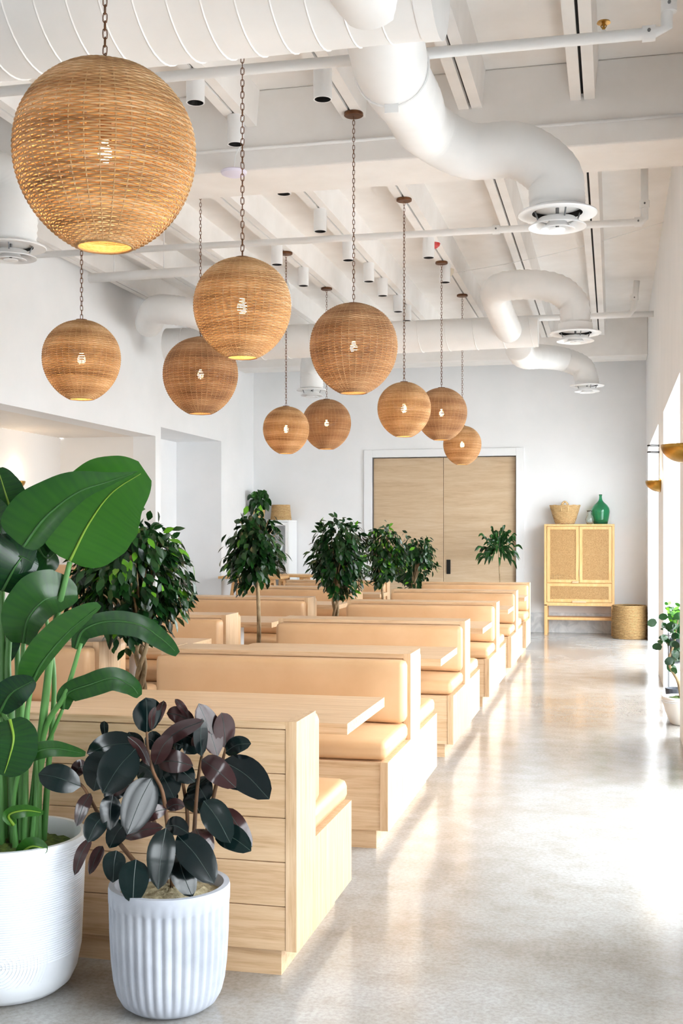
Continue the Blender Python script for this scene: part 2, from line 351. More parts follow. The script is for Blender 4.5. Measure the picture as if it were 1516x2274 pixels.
booth(RX0, RX1, 's', 3.80, 4.06, None, 4.65, 'oak plank backed end booth bench behind the grey fluted pot', planks=True)
FR = [5.44, 7.77, 10.1, 12.33, 14.5]; W = .795
names = ['first', 'second', 'third', 'fourth']
for i in range(4):
    c = FR[i] + W
    booth(RX0, RX1, 'd', c - .155, c + .155, FR[i], FR[i] + 2 * W,
          '%s double sided leather and oak booth bench along the aisle behind the plank backed bench' % names[i], 'aisle row of booth benches')
booth(RX0, RX1, 's', FR[4] + .64, FR[4] + .8, FR[4], None, 'single sided leather booth bench closing the aisle row before the sliding doors', 'aisle row of booth benches')
LFR = [5.7, 8.0, 10.5, 12.75]
for i in range(4):
    c = LFR[i] + W
    booth(LX0, LX1, 'd', c - .155, c + .155, LFR[i], LFR[i] + 2 * W,
          '%s double sided leather and oak booth bench of the alcove side row' % names[i], 'alcove side row of booth benches')
booth(LX0, LX1, 's', 15.3, 15.5, 14.75, None, 'single sided leather booth bench ending the alcove side row near the trestle table', 'alcove side row of booth benches')
# tables
def table(x0, x1, y0, y1, label, group, ins=.24):
    t = empty('booth_table', ((x0 + x1) / 2, (y0 + y1) / 2, 0), label, 'table', group); hx, hy = (x1 - x0) / 2, (y1 - y0) / 2
    bm = bmesh.new(); bmesh.ops.create_cube(bm, size=1)
    for q in bm.verts: q.co = (q.co.x * 2 * hx, q.co.y * 2 * hy, .718 + q.co.z * .044)
    bmesh.ops.bevel(bm, geom=[e for e in bm.edges if abs(e.verts[0].co.z - e.verts[1].co.z) > .01 and e.verts[0].co.x < 0], offset=.05, segments=4, affect='EDGES', profile=.5)
    MB().bm(bm).build('table_top', OAKX, t)
    for s in (-1, 1):
        MB().lathe([(0, .696), (.052, .696), (.052, .015)], 20, (s * (hx - ins), 0, 0)).build('column', WHITE, t, 'auto')
        MB().lathe([(0, .018), (.17, .018), (.18, .012), (.18, 0)], 28, (s * (hx - ins), 0, 0)).build('foot_plate', WHITE, t, 'auto')
    return t
TY = [(4.55, 5.33), (7.02, 7.78), (9.36, 10.1), (11.68, 12.36), (13.9, 14.55)]
tl = ['plank backed and first double benches', 'first and second double benches', 'second and third double benches', 'third and fourth double benches', 'fourth double and last single benches']
for i, (a, b) in enumerate(TY): table(-2.42, -1.03 + .02 * (i > 0), a, b, 'oak table beside the aisle, between the ' + tl[i], 'aisle row of booth tables', .5)
for i, (a, b) in enumerate([(7.28, 8.02), (9.55, 10.3), (12.05, 12.7), (14.3, 14.85)]): table(-4.28, -2.82, a, b, 'light oak booth table of the alcove side row between its %s' % ['first and second benches', 'second and third benches', 'third and fourth benches', 'fourth and last benches'][i], 'alcove side row of booth tables', .42)

# ------------------------------------------------------------------ pendant lamps
NR = 38
def shade_profile(t):                     # t 0 top .. 1 bottom, unit radius
    zt, zb = .965, -1.06
    z = zt + (zb - zt) * t
    if z > 0: r = math.sqrt(max(0, 1 - (z / .985) ** 2.15))
    else: r = max(0, 1 - (abs(z) / 1.13) ** 1.95) ** .56
    return r, z
def arc_samples(rows):
    P = [shade_profile(i / 800) for i in range(801)]; acc = [0]
    for i in range(800): acc.append(acc[-1] + math.hypot(P[i + 1][0] - P[i][0], P[i + 1][1] - P[i][1]))
    out = []; k = 0
    for r in range(rows):
        s = acc[-1] * r / (rows - 1)
        while k < 799 and acc[k + 1] < s: k += 1
        out.append(P[k])
    return out
def weave_mesh(rows, seed):
    rnd = random.Random(seed); mb = MB(); k = NR * 4; S = arc_samples(rows)
    h = math.pi / rows * .40
    ph = rnd.random() * 6
    for i, (r, z) in enumerate(S):
        if r < .1: continue
        V = []; T = []
        base = .6 + .1 * math.sin(i * .35 + ph) + rnd.uniform(-.13, .13)
        off = rnd.random() * 6.28; fr = rnd.choice((1, 2, 3))
        for j in range(k):
            a = 2 * math.pi * j / k
            d = .0095 * math.cos(a * NR / 2 * 1 + math.pi * i) * min(1, r * 3)
            rr = r + d; ca, sa = math.cos(a), math.sin(a); zz = z + .004 * math.sin(a * 5 + i * .06)
            tn = base + .16 * math.sin(a * 2 + i * .22 + ph) * math.sin(a * 3 - i * .13) + .1 * math.sin(a * fr + off) + .1 * math.cos(a * NR / 2 + math.pi * i) + rnd.uniform(-.06, .06)
            for (dr, dz) in ((h * .6, 0), (0, h), (-h * .6, 0), (0, -h)):
                # tilt strand section with the surface
                V.append(((rr + dr) * ca, (rr + dr) * sa, zz + dz)); T.append(max(0, min(1, tn)))
        Fc = [(j * 4 + q, j * 4 + (q + 1) % 4, ((j + 1) % k) * 4 + (q + 1) % 4, ((j + 1) % k) * 4 + q) for j in range(k) for q in range(4)]
        n = len(mb.v); mb.v += V; mb.t += T; mb.f += [tuple(q + n for q in f) for f in Fc]
    # rolled rims
    for (r, z, rad) in ((S[-1][0], S[-1][1], .016), (.1, S[0][1], .016)):
        mb.tube([(r * math.cos(q), r * math.sin(q), z) for q in [2 * math.pi * i / 48 for i in range(48)]], rad, 6, closed=True, tone=.45)
    return mb.mesh('weave')
def rib_mesh():
    mb = MB(); P = [shade_profile(i / 28) for i in range(29)]
    for j in range(NR):
        a = 2 * math.pi * (j + .0) / NR
        mb.tube([(max(r, .09) * math.cos(a), max(r, .09) * math.sin(a), z) for r, z in P], .0085, 4, tone=.75)
    return mb.mesh('ribs')
WEAVES = []
for i, (rows, mm) in enumerate(((96, WICKER), (92, WICKER2), (94, WICKER))):
    me = weave_mesh(rows, i + 1); me.materials.append(mm); me.polygons.foreach_set('use_smooth', [True] * len(me.polygons)); WEAVES.append(me)
RIBS = rib_mesh(); RIBS.materials.append(WICKER)
lk = MB(); P = []
for i in range(12):
    a = 2 * math.pi * i / 12; P.append((.0075 * math.cos(a), 0, .0075 * math.sin(a) + (.0095 if math.sin(a) > 0.01 else -.0095 if math.sin(a) < -.01 else 0)))
lk.tube(P, .0021, 5, closed=True); LINK = lk.mesh('chain_link'); LINK.materials.append(BRONZE)
cn = MB().lathe([(.004, 0), (.058, 0), (.064, .004), (.064, .02), (.06, .024), (0, .024)], 32); CANOPY = cn.mesh('canopy'); CANOPY.materials.append(BRONZE)
bl = MB().lathe([(.001, -.05), (.018, -.045), (.03, -.028), (.033, -.008), (.028, .014), (.016, .034), (.014, .05)], 18); BULBM = bl.mesh('bulb'); BULBM.materials.append(BULB); BULBM.polygons.foreach_set('use_smooth', [True] * len(BULBM.polygons))
sk = MB().lathe([(.001, .12), (.02, .12), (.022, .11), (.022, .05), (.001, .05)], 16); SOCK = sk.mesh('socket'); SOCK.materials.append(BRONZE)
# photo pixel of the globe centre, its pixel width, its line of hanging points (X)
PEND = [(233, 338, 403, -1.69, 0, 'largest looking round rattan pendant lamp hanging in front of the wide ceiling duct'),
        (538, 680, 218, -1.70, 0, 'rattan globe pendant lamp over the plank backed bench table, chain passing behind the wide duct'),
        (785, 770, 196, -1.68, 1, 'brown rattan globe pendant lamp hung just before the deep ceiling beam'),
        (897, 907, 119, -1.70, 2, 'small pale rattan globe pendant lamp just past the deep ceiling beam'),
        (980, 917, 114, -1.72, 1, 'middling brown rattan globe pendant lamp hung beside the red fire alarm'),
        (1026, 987, 85, -1.72, 0, 'small rattan globe pendant lamp nearest the sliding wooden doors'),
        (181, 796, 173, -3.15, 2, 'rattan globe pendant lamp nearest the alcove opening in the alcove side row'),
        (445, 831, 167, -3.17, 1, 'second rattan globe pendant lamp of the alcove side row, over its oak table'),
        (635, 953, 103, -3.17, 2, 'small rattan globe pendant lamp third in the alcove side row'),
        (725, 940, 109, -3.18, 1, 'pinkish brown rattan globe pendant lamp last in the alcove side row')]
for i, (x, y, wd, X, var, lab) in enumerate(PEND):
    p = atX(x, y, X); R = wd / 2 * mpp(p) * .985
    t = empty('pendant_lamp', (p.x, p.y, p.z), lab, 'lamp', 'rattan globe pendant lamps', rz=random.uniform(0, 6))
    ztop = p.z + .965 * R
    s = link('woven_shade', WEAVES[var], parent=t, kind='stuff'); s.scale = (R, R, R)
    s = link('shade_ribs', RIBS, parent=t, kind='stuff'); s.scale = (R, R, R)
    b = link('bulb', BULBM, parent=t); b.scale = (.75, .75, .75)
    b = link('socket', SOCK, parent=t); b.location = (0, 0, -.013)
    MB().tube([(0, 0, .1), (0, 0, .965 * R + .012)], .004, 6).build('stem_rod', BRONZE, t)
    MB().lathe([(.001, .012), (.1 * R + .01, .012), (.1 * R + .01, 0), (.001, 0)], 20, (0, 0, .96 * R)).build('top_plate', BRONZE, t, 'auto')
    q = link('canopy', CANOPY, parent=t); q.location = (0, 0, 4.276 - p.z)
    n = int((4.274 - ztop) / .0275); st = (4.274 - ztop - .012) / n
    for j in range(n):
        o = link('chain_link', LINK, parent=t); o.location = (0, 0, ztop + .012 + st * (j + .5) - p.z); o.rotation_euler = (0, random.uniform(-.08, .08), (j % 2) * math.pi / 2 + random.uniform(-.2, .2) + .5)
    l = bpy.data.lights.new('bulb_light', 'POINT'); l.energy = 10 * (R / .3) ** 2; l.color = (1, .68, .34); l.shadow_soft_size = .035
    lo = bpy.data.objects.new('bulb_light', l); C.objects.link(lo); lo.parent = t; lo.location = (0, 0, -.075)

# ------------------------------------------------------------------ ceiling fittings
dl_a = MB().lathe([(.001, .19), (.055, .19), (.056, .185), (.056, 0), (.049, 0), (.049, .03)], 28).mesh('housing'); dl_a.materials.append(WHITE)
dl_b = MB().lathe([(.0485, .001), (.044, .03), (.036, .055), (.001, .056)], 28).mesh('baffle'); dl_b.materials.append(BLACK)
for me in (dl_a, dl_b): me.polygons.foreach_set('use_smooth', [True] * len(me.polygons)); me.set_sharp_from_angle(angle=.7)
DL = [(-2.465, 6.72, 'before the beam, beside the largest pendant chain'), (-1.70, 6.84, 'beside the branch of the wide duct'), (-2.465, 7.5, 'tight against the deep beam'),
      (-2.465, 9.83, 'first past the beam on the middle track'), (-2.465, 10.93, 'second past the beam on the middle track'), (-2.465, 11.9, 'third past the beam on the middle track'), (-2.465, 12.65, 'fourth past the beam on the middle track'),
      (-2.465, 13.6, 'fifth past the beam on the middle track'), (-2.465, 14.2, 'last on the middle track near the far duct'), (-2.465, 8.68, 'half hidden by the beam on the middle track'),
      (-3.18, 10.95, 'beside a pendant canopy on the alcove side track'), (-3.18, 11.95, 'after the canopy on the alcove side track'), (-1.70, 11.0, 'in front of the red alarm'), (-1.70, 12.12, 'beside the smoke detector')]
for x, y, lab in DL:
    t = empty('downlight', (x, y, 4.11), 'white cylinder ceiling downlight ' + lab, 'downlight', 'white cylinder downlights')
    link('housing', dl_a, parent=t); link('baffle', dl_b, parent=t)
def fitting(name, mb, m, label, cat, smooth='auto', group=None): return tag(mb.build(name, m, None, smooth), label, cat, group)
t = empty('fire_alarm', (-1.70, 11.2, 4.3), 'round red fire alarm on the ceiling behind a white downlight', 'alarm')
MB().lathe([(.001, -.05), (.05, -.05), (.075, -.03), (.085, 0), (.001, 0)], 28).build('alarm_dome', RED, t, 'auto')
MB().lathe([(.001, .0), (.09, 0), (.09, -.008), (.001, -.008)], 28).build('alarm_plate', WHITE, t, 'auto')
t = empty('smoke_detector', (-1.70, 12.36, 4.3), 'small cream round smoke detector beside a downlight', 'detector')
MB().lathe([(.001, -.075), (.035, -.075), (.05, -.05), (.06, -.03), (.062, 0), (.001, 0)], 24).build('detector_body', mat('cream_plastic', (226, 214, 194), .5), t, 'auto')
MB().lathe([(.001, -.085), (.018, -.085), (.02, -.07), (.001, -.07)], 16).build('detector_sensor', BLACK, t, 'auto')
p = atY(519, 385, 7.6)
t = empty('access_point', p, 'white disc shaped wireless access point with violet light below the beam wiring', 'device')
MB().lathe([(.001, -.02), (.05, -.02), (.085, -.005), (.09, .012), (.08, .02), (.001, .02)], 32).build('disc_body', LILAC, t, 'auto')
MB().tube([(0, 0, .02), (.01, 0, .12), (.03, .05, .2), (-.02, .08, .24)], .004, 6).build('cable', WHITE, t)
HEADP = atY(1340, 58, 5.62)
# pipes
def pipe(pts, r, label, couplings=(), hang=(), head=False):
    t = empty('sprinkler_pipe', pts[0], label, 'pipe'); o = Vector(pts[0])
    MB().tube([Vector(p) - o for p in pts], r, 12).build('pipe_run', DUCT, t, True)
    if head:
        h = HEADP - o; k_ = MB().lathe([(.001, .02), (.03, .02), (.032, .014), (.001, .012)], 16, h).build('sprinkler_deflector', BRASS, t, 'auto')
        MB().tube([h + Vector((0, 0, .015)), h + Vector((0, 0, -.02))], .006, 8).build('sprinkler_core', BRASS, t)
        MB().tube([h + Vector((0, 0, -.02)), h + Vector((0, 0, -.075))], .011, 8).build('sprinkler_nipple', DUCT, t)
        for s in (-1, 1): MB().tube([h + Vector((0, 0, .014)), h + Vector((s * .013, 0, 0)), h + Vector((0, 0, -.02))], .003, 6).build('sprinkler_arm', BRASS, t)
    for hx_ in hang: MB().tube([(hx_ - o.x, 0, r), (hx_ - o.x, 0, ZD - o.z)], .006, 6).build('hanger_rod', DUCT, t)
    for c, dr in couplings:
        c = Vector(c) - o; dr = Vector(dr).normalized() * .03
        MB().tube([c - dr, c + dr], r * 1.35, 12).build('coupling', DUCT, t, 'auto')
        MB().tube([c + Vector((0, -r * 1.7, .0)), c + Vector((0, r * 1.7, 0))], .008, 6).build('bolt', GREYMETAL, t)
Y1 = 5.62; z1 = atY(640, 140, Y1).z; xe = atY(1450, 70, Y1).x
pipe([(XL + .01, Y1, z1), (xe, Y1, z1 - .02), (xe + .06, Y1, z1), (xe + .07, Y1, 4.5)], .027, 'white sprinkler pipe crossing the ceiling before the deep beam', [((xe - .02, Y1, z1 - .02), (1, 0, 0)), ((xe + .07, Y1, z1 + .1), (0, 0, 1)), ((-.95, Y1, z1 - .01), (1, 0, 0))], head=True)
Y2 = 9.85; z2 = atY(900, 518, Y2).z; xe = atY(1425, 494, Y2).x
pipe([(XL + .01, Y2, z2), (xe, Y2, z2 - .02), (xe + .02, Y2, z2), (xe + .02, Y2, 4.5)], .03, 'white sprinkler pipe crossing the ceiling past the deep beam', [((xe - .03, Y2, z2 - .02), (1, 0, 0)), ((xe + .02, Y2, z2 + .12), (0, 0, 1)), ((-.95, Y2, z2 - .015), (1, 0, 0))])
Y3 = 14.6; q = atY(1300, 703, Y3)
pipe([(-3.0, Y3, q.z), (XR, Y3, q.z)], .035, 'white sprinkler pipe near the back wall over the round diffuser', [((-.3, Y3, q.z), (1, 0, 0))])
pipe([(-3.0, Y3 - .25, q.z - .04), (.2, Y3 - .25, q.z - .04), (.24, Y3 - .25, q.z + .02), (.28, Y3 - .25, 4.5)], .035, 'white sprinkler pipe with upright elbow near the back wall', [((.25, Y3 - .25, q.z + .15), (0, 0, 1))])
a, b = atY(199, 618, 10.3), atY(470, 600, 10.3)
pipe([a, b, (b.x + .5, 10.3, b.z)], .045, 'thick white drain pipe stub beside the alcove wall', hang=[a.x + .25, a.x + .75])
a, b = atY(436, 338, 7.68), atY(1514, 252, 7.68)
pipe([(XL + .01, 7.705, a.z), (XR - .01, 7.705, b.z)], .011, 'thin white conduit clipped along the deep beam face')
w0, w1 = Vector((-1.62, 12.4, 4.27)), Vector((XR - .004, 11.6, atX(1465, 545, XR - .004).z))
o = MB().tube([w0.lerp(w1, i / 16) - w0 - Vector((0, 0, .05 * math.sin(math.pi * i / 16))) for i in range(17)], .003, 5).build('ceiling_cable', WHITE, None, True); o.location = w0
tag(o, 'thin white cable slung from the smoke detector to the window wall', 'cable')
# ducts
def duct_tube(mb, pts, r, k=28, n=None, ridges=0, amp=.004):
    P = spline(pts, n or 40); rs = [r + (amp if (ridges and i % 2) else 0) for i in range(len(P))]; mb.tube(P, rs, k); return mb
def seamline(t, c, r, axis_pitch, name='seam'): pass
def spiral(t, x0, x1, y, z, r0, r1, pitch):
    MB().tube([(x0, y, z), ((x0 + x1) / 2, y, z), (x1, y, z)], [r0, (r0 + r1) / 2, r1], 48).build('duct_body', DUCT, t, 'auto')
    n = int(abs(x1 - x0) / pitch)
    for i in range(n):
        xs = x0 + (x1 - x0) * (i + .5) / n; rr = r0 + (r1 - r0) * (i + .5) / n
        MB().tube([(xs + pitch * .5 * q / 40, y + (rr + .001) * math.cos(2 * math.pi * q / 40), z + (rr + .001) * math.sin(2 * math.pi * q / 40)) for q in range(41)], .0045, 4).build('spiral_seam', DUCT, t)
def diffuser(t, c, R):
    MB().lathe([(R * .66, .09), (R * .67, .03), (R * .74, .012), (R * .98, .004), (R, -.004), (R * .98, -.01), (R * .7, -.006), (R * .63, .0)], 40, c).build('flange', WHITE, t, 'auto')
    MB().lathe([(R * .63, .0), (R * .6, .09), (.001, .095)], 32, c).build('throat', DARK, t, 'auto')
    MB().lathe([(R * .46, -.03), (R * .6, -.06), (R * .72, -.075), (R * .72, -.081), (R * .58, -.07), (R * .44, -.04)], 36, c).build('cone', WHITE, t, 'auto')
    MB().lathe([(R * .24, -.05), (R * .34, -.08), (R * .44, -.09), (R * .44, -.096), (R * .32, -.088), (R * .22, -.06)], 36, c).build('cone', WHITE, t, 'auto')
    MB().lathe([(.001, -.08), (R * .2, -.09), (R * .2, -.097), (.001, -.1)], 24, c).build('centre_cone', WHITE, t, 'auto')
    MB().tube([Vector(c) + Vector((0, 0, .09)), Vector(c) + Vector((0, 0, -.085))], .01, 8).build('cone_stem', GREYMETAL, t)
    for q in range(4): MB().tube([Vector(c) + Vector((R * .5 * math.cos(q * 1.571 + .4), R * .5 * math.sin(q * 1.571 + .4), -.05)), Vector(c) + Vector((R * .6 * math.cos(q * 1.571 + .4), R * .6 * math.sin(q * 1.571 + .4), .01))], .005, 5).build('cone_strut', GREYMETAL, t)
def silhouette_z(x, y, Yc, r):
    q = ray(x, y); h = math.hypot(q[1], q[2]); return EYE + (Yc * q[2] + r * h) / q[1]
DY, DR = 4.5, .34
dz = silhouette_z(541, 130, DY, DR); dxe = atY(935, 60, DY - .1).x
t = empty('spiral_duct', (0, 0, 0), 'wide white spiral air duct spanning the ceiling with a branch to a diffuser', 'duct')
spiral(t, XL + .03, dxe, DY, dz, DR, DR, .135)
MB().tube([(dxe - .02, DY, dz), (dxe + .05, DY, dz)], DR + .006, 48).build('end_collar', DUCT, t, 'auto')
# branch toward the back wall
bx = atY(868, 120, 4.9).x; p1 = atY(868, 150, 5.0); br = .155
q2 = atY(945, 285, 6.55); q3 = atY(1040, 335, 6.75); q4 = atY(1150, 335, 6.75); q5 = atY(1225, 385, 6.75); q6 = atY(1236, 440, 6.75); q7 = atY(1237, 462, 6.75)
mb = MB(); duct_tube(mb, [(p1.x + .02, DY + .1, p1.z + .12), (p1.x, 5.0, p1.z), p1.lerp(q2, .5), q2, q3, q4, q5, q6, q7], br, 32, 90, 1, .003); mb.build('branch_duct', DUCT, t, True)
MB().tube([(p1.x + .01, DY + .2, p1.z + .1), (p1.x, 4.98, p1.z + .01)], .163, 32).build('branch_collar', DUCT, t, 'auto')
diffuser(t, q7 + Vector((0, 0, -.03)), 88 * mpp(q7))
# stub toward the camera
s1 = atY(800, -62, 4.2)
MB().tube([(s1.x, DY - .1, s1.z + .02), (s1.x - .02, 4.05, s1.z + .03), (s1.x - .05, 3.6, s1.z + .25)], [.15, .15, .14], 32).build('branch_stub', DUCT, t, 'auto')
def strap(t, c, r):
    MB().tube([c + Vector((r * math.cos(q), 0, r * math.sin(q))) for q in [2 * math.pi * i / 32 for i in range(32)]], .005, 4, closed=True).build('strap', WHITE, t)
    MB().box(c.x - .03, c.x + .03, c.y - .012, c.y - .004, c.z - r - .03, c.z - r + .01).build('strap_buckle', WHITE, t)
strap(t, Vector((p1.x, 5.02, p1.z)), .163)
# far duct
FY = 13.35
a, b = atY(316, 768, FY), atY(1195, 741, FY); zf = (a.z + b.z) / 2
t = empty('far_duct', (0, 0, 0), 'white tapering air duct running before the back wall with curled flexible branches', 'duct')
spiral(t, max(a.x, XL + .35), b.x, FY, zf, .215, .165, .3)
def flex(pts, r, n=60): mb = MB(); duct_tube(mb, pts, r, 24, n, 1, .008); mb.build('flexible_branch', DUCT, t, True)
e = [atY(1130, 735, 13.1), atY(1110, 690, 12.5), atY(1100, 645, 11.9), atY(1160, 632, 11.6), atY(1230, 640, 11.5), atY(1270, 670, 11.5), atY(1277, 710, 11.5), atY(1277, 735, 11.5)]
flex(e, .14); diffuser(t, e[-1] + Vector((0, 0, -.02)), 57 * mpp(e[-1]))
e = [atY(1150, 770, 13.5), atY(1165, 790, 14.2), atY(1205, 792, 15.2), atY(1250, 798, 15.7), atY(1290, 815, 15.7), atY(1301, 840, 15.7), atY(1303, 856, 15.7)]
flex(e, .15); diffuser(t, e[-1], 38 * mpp(e[-1]))
e = [atY(760, 760, 13.4), atY(730, 775, 14.2), atY(700, 790, 15.0), atY(692, 820, 15.3), atY(692, 866, 15.3)]
flex(e, .15); diffuser(t, e[-1], 34 * mpp(e[-1]))
e = [atY(520, 760, 13.2), atY(490, 730, 12.6), atY(440, 700, 12.2), atY(380, 688, 12.1), atY(345, 690, 12.3), atY(330, 720, 12.9)]
flex(e, .155)
e = [atY(470, 690, 12.15), atY(560, 668, 12.0), atY(640, 650, 12.0)]; flex(e, .15)
# diffuser dropping beside the alcove wall
p = atY(24, 548, 7.4)
t = empty('drop_diffuser', (0, 0, 0), 'flexible white duct drop with round diffuser above the alcove', 'duct')
mb = MB(); duct_tube(mb, [(XL + .2, 7.2, 3.98), (p.x - .45, 7.3, 4.02), (p.x - .12, 7.35, 3.98), (p.x, 7.4, 3.85), p + Vector((0, 0, .02))], .17, 28, 60, 1, .008); mb.build('flexible_branch', DUCT, t, True)
diffuser(t, p, 78 * mpp(p))

# ------------------------------------------------------------------ sconces, hooks, picture
def sconce(loc, s, r, label):
    """half bowl on a wall; s = sign of the projecting side along X"""
    t = empty('wall_sconce', loc, label, 'sconce', 'brass half bowl sconces')
    V = []; Fc = []; n, m = 10, 18
    for i in range(n + 1):
        th = math.pi / 2 * i / n
        for j in range(m + 1):
            ph = math.pi * j / m; rr = math.cos(th)
            V.append((s * r * rr * math.sin(ph), r * 1.05 * rr * math.cos(ph), -r * .75 * math.sin(th)))
    for i in range(n):
        for j in range(m): Fc.append((i * (m + 1) + j, i * (m + 1) + j + 1, (i + 1) * (m + 1) + j + 1, (i + 1) * (m + 1) + j))
    mb = MB(); mb.add(V, Fc); o = mb.build('bowl', BRASS, t, True); o.modifiers.new('thick', 'SOLIDIFY').thickness = .004
    MB().box(min(0, s * .012), max(0, s * .012), -.05, .05, -r * .6, .02, .003).build('wall_plate', BRASS, t)
    b = link('bulb', BULBM, parent=t); b.location = (s * r * .45, 0, .0); b.scale = (.5, .5, .5)
    l = bpy.data.lights.new('sconce_light', 'POINT'); l.energy = 5; l.color = (1, .8, .55); l.shadow_soft_size = .04
    lo = bpy.data.objects.new('sconce_light', l); C.objects.link(lo); lo.parent = t; lo.location = (s * r * .5, 0, .06)
sconce((XR, 12.45, atX(1450, 1066, .4).z), -1, .15, 'brass half bowl wall sconce on the window pier nearer the wicker basket')
sconce((XR, 8.25, atX(1490, 994, .4).z), -1, .16, 'brass half bowl wall sconce on the window pier beside the white bowl planter')
sconce((-6.9, atX(40, 1070, -6.85).y, atX(40, 1068, -6.85).z), 1, .13, 'lit brass half bowl sconce inside the alcove above the picture frame')
for z, wh in ((atX(1450, 981, .4).z, 'upper'), (atX(1450, 996, .4).z, 'lower')):
    o = MB().tube([(0, 0, 0), (-.08, .0, .004), (-.12, 0, .0), (-.125, .03, -.004), (-.08, .035, -.006), (0, .035, -.008)], .005, 6).build('wall_hook', BLACK, None, True)
    o.location = (XR, 12.75, z); tag(o, wh + ' thin black wire hook on the window pier above the brass sconce', 'hook', 'black wire hooks')
fa, fb = atX(20, 1112, -6.88), atX(101, 1119, -6.88)
t = empty('picture_frame', (-6.9, (fa.y + fb.y) / 2, fa.z - .5), 'thin oak picture frame with white sheet on the alcove wall', 'picture')
hw = (fb.y - fa.y) / 2 + .15
for y0, y1, z0, z1 in ((-hw, hw, .47, .5), (-hw, hw, -.3, -.27), (-hw, -hw + .03, -.3, .5), (hw - .03, hw, -.3, .5)): MB().box(.002, .03, y0, y1, z0, z1, .002).build('frame_bar', PINE, t)
MB().box(.004, .014, -hw + .03, hw - .03, -.27, .47).build('sheet', TRIM, t)

# ------------------------------------------------------------------ cabinet and things at the back wall
cy0, cy1 = 17.5, 17.9
ca, cb = atY(1208, 1164, cy0), atY(1364, 1164, cy0); cx0, cx1, cz = ca.x, cb.x, ca.z
def zc(y): return atY(1290, y, cy0).z
t = empty('cane_cabinet', ((cx0 + cx1) / 2, (cy0 + cy1) / 2, 0), 'honey wood cabinet with cane webbing doors and drawer on open legs', 'cabinet')
hx = (cx1 - cx0) / 2; fy = -(cy1 - cy0) / 2; by = -fy
zd, zw, zb = zc(1295), zc(1334), zc(1343)
MB().box(-hx, hx, fy, by, cz - .03, cz, .003).build('cabinet_top', PINE, t)
for s in (-1, 1):
    MB().box(min(s * hx, s * (hx - .035)), max(s * hx, s * (hx - .035)), fy + .01, by, zb, cz - .03).build('side_panel', PINE, t)
    for yy in (fy + .005, by - .05): MB().box(min(s * hx, s * (hx - .045)), max(s * hx, s * (hx - .045)), yy, yy + .045, 0, zb, .003).build('leg', PINE, t)
MB().box(-hx + .035, hx - .035, by - .015, by, zb, cz - .03).build('back_panel', PINE, t)
MB().box(-hx, hx, fy + .005, by, zb - .02, zb + .03, .003).build('cabinet_base', PINE, t)
for zs_ in (zd - .005, zd + .4): MB().box(-hx + .035, hx - .035, fy + .03, by - .015, zs_, zs_ + .02).build('shelf', PINE, t)
zs = zc(1375); MB().box(-hx + .03, hx - .03, fy + .05, by - .05, zs - .02, zs + .02, .003).build('low_shelf', PINE, t)
def framed(name, x0, x1, z0, z1, yf, hb):
    d = MB().box(x0, x0 + .045, yf, yf + .022, z0, z1, .002).box(x1 - .045, x1, yf, yf + .022, z0, z1, .002).box(x0 + .045, x1 - .045, yf, yf + .022, z1 - .045, z1, .002).box(x0 + .045, x1 - .045, yf, yf + .022, z0, z0 + .045, .002).build(name, PINE, t)
    # woven cane panel
    mb = MB(); xx = x0 + .045; n = int((x1 - x0 - .09) / .009)
    for i in range(n): u = x0 + .049 + i * .009; mb.box(u, u + .0045, yf + .008, yf + .0105, z0 + .045, z1 - .045, 0)
    n = int((z1 - z0 - .09) / .009)
    for i in range(n): u = z0 + .049 + i * .009; mb.box(x0 + .045, x1 - .045, yf + .0112, yf + .0135, u, u + .0045, 0)
    mb.build('cane_panel', CANE, d, kind='stuff')
    MB().box(hb[0], hb[1], yf - .018, yf, hb[2], hb[3], .002).build('handle', OAKX, d)
framed('door', -hx + .04, -.003, zd + .005, cz - .035, fy + .004, (-.1, -.01, zd + .0, zd + .03))
framed('door', .003, hx - .04, zd + .005, cz - .035, fy + .004, (.003, .012, zd + .1, zd + .2))
framed('drawer', -hx + .04, hx - .04, zb + .035, zd - .005, fy + .004, (-.1, .1, zb + .03, zb + .058))
for i in range(4):
    o = MB().lathe([(.001, .004), (.026, .004), (.028, 0), (.032, .1), (.03, .1), (.026, .008), (.001, .008)], 16).build('drinking_glass', CLEARGLASS, None, True)
    o.location = (cx0 + .11 + i * .072, cy0 + .09, zd + .016)
    tag(o, 'clear drinking glass seen through the cabinet cane door', 'glass', 'glasses behind the cane door')
# straw tote on the cabinet
p = atY(1254, 1164, cy0 + .2)
t = empty('straw_basket', (p.x, cy0 + .2, cz + .004), 'flared straw basket with loop handles on the cane cabinet', 'basket')
def ell(a, z): return 1
mb = MB(); bh = .26
for i in range(17):
    z = .012 + bh * i / 16; r = .135 + .085 * (i / 16) ** .9
    mb.tube([(r * 1.0 * math.cos(q), r * .62 * math.sin(q), z + .004 * math.sin(9 * q + i)) for q in [2 * math.pi * k / 40 for k in range(40)]], .0095, 5, closed=True)
mb.build('basket_body', STRAW, t, True)
MB().lathe([(.001, .004), (.13, .004), (.13, .012), (.001, .012)], 32).build('basket_bottom', STRAW, t).scale = (1, .62, 1)
for s in (-1, 1): MB().tube([(.05 * math.cos(q), s * .125, bh - .03 + .1 * math.sin(q)) for q in [math.pi * (i / 14 * 1.3 - .15) for i in range(15)]], .012, 7).build('handle', STRAW, t, True)
p = atY(1333, 1164, cy0 + .24); hgt = atY(1332, 1098, cy0 + .24).z - cz
t = empty('demijohn', (p.x, cy0 + .24, cz), 'green glass demijohn bottle on the cane cabinet', 'bottle')
k = hgt / .44
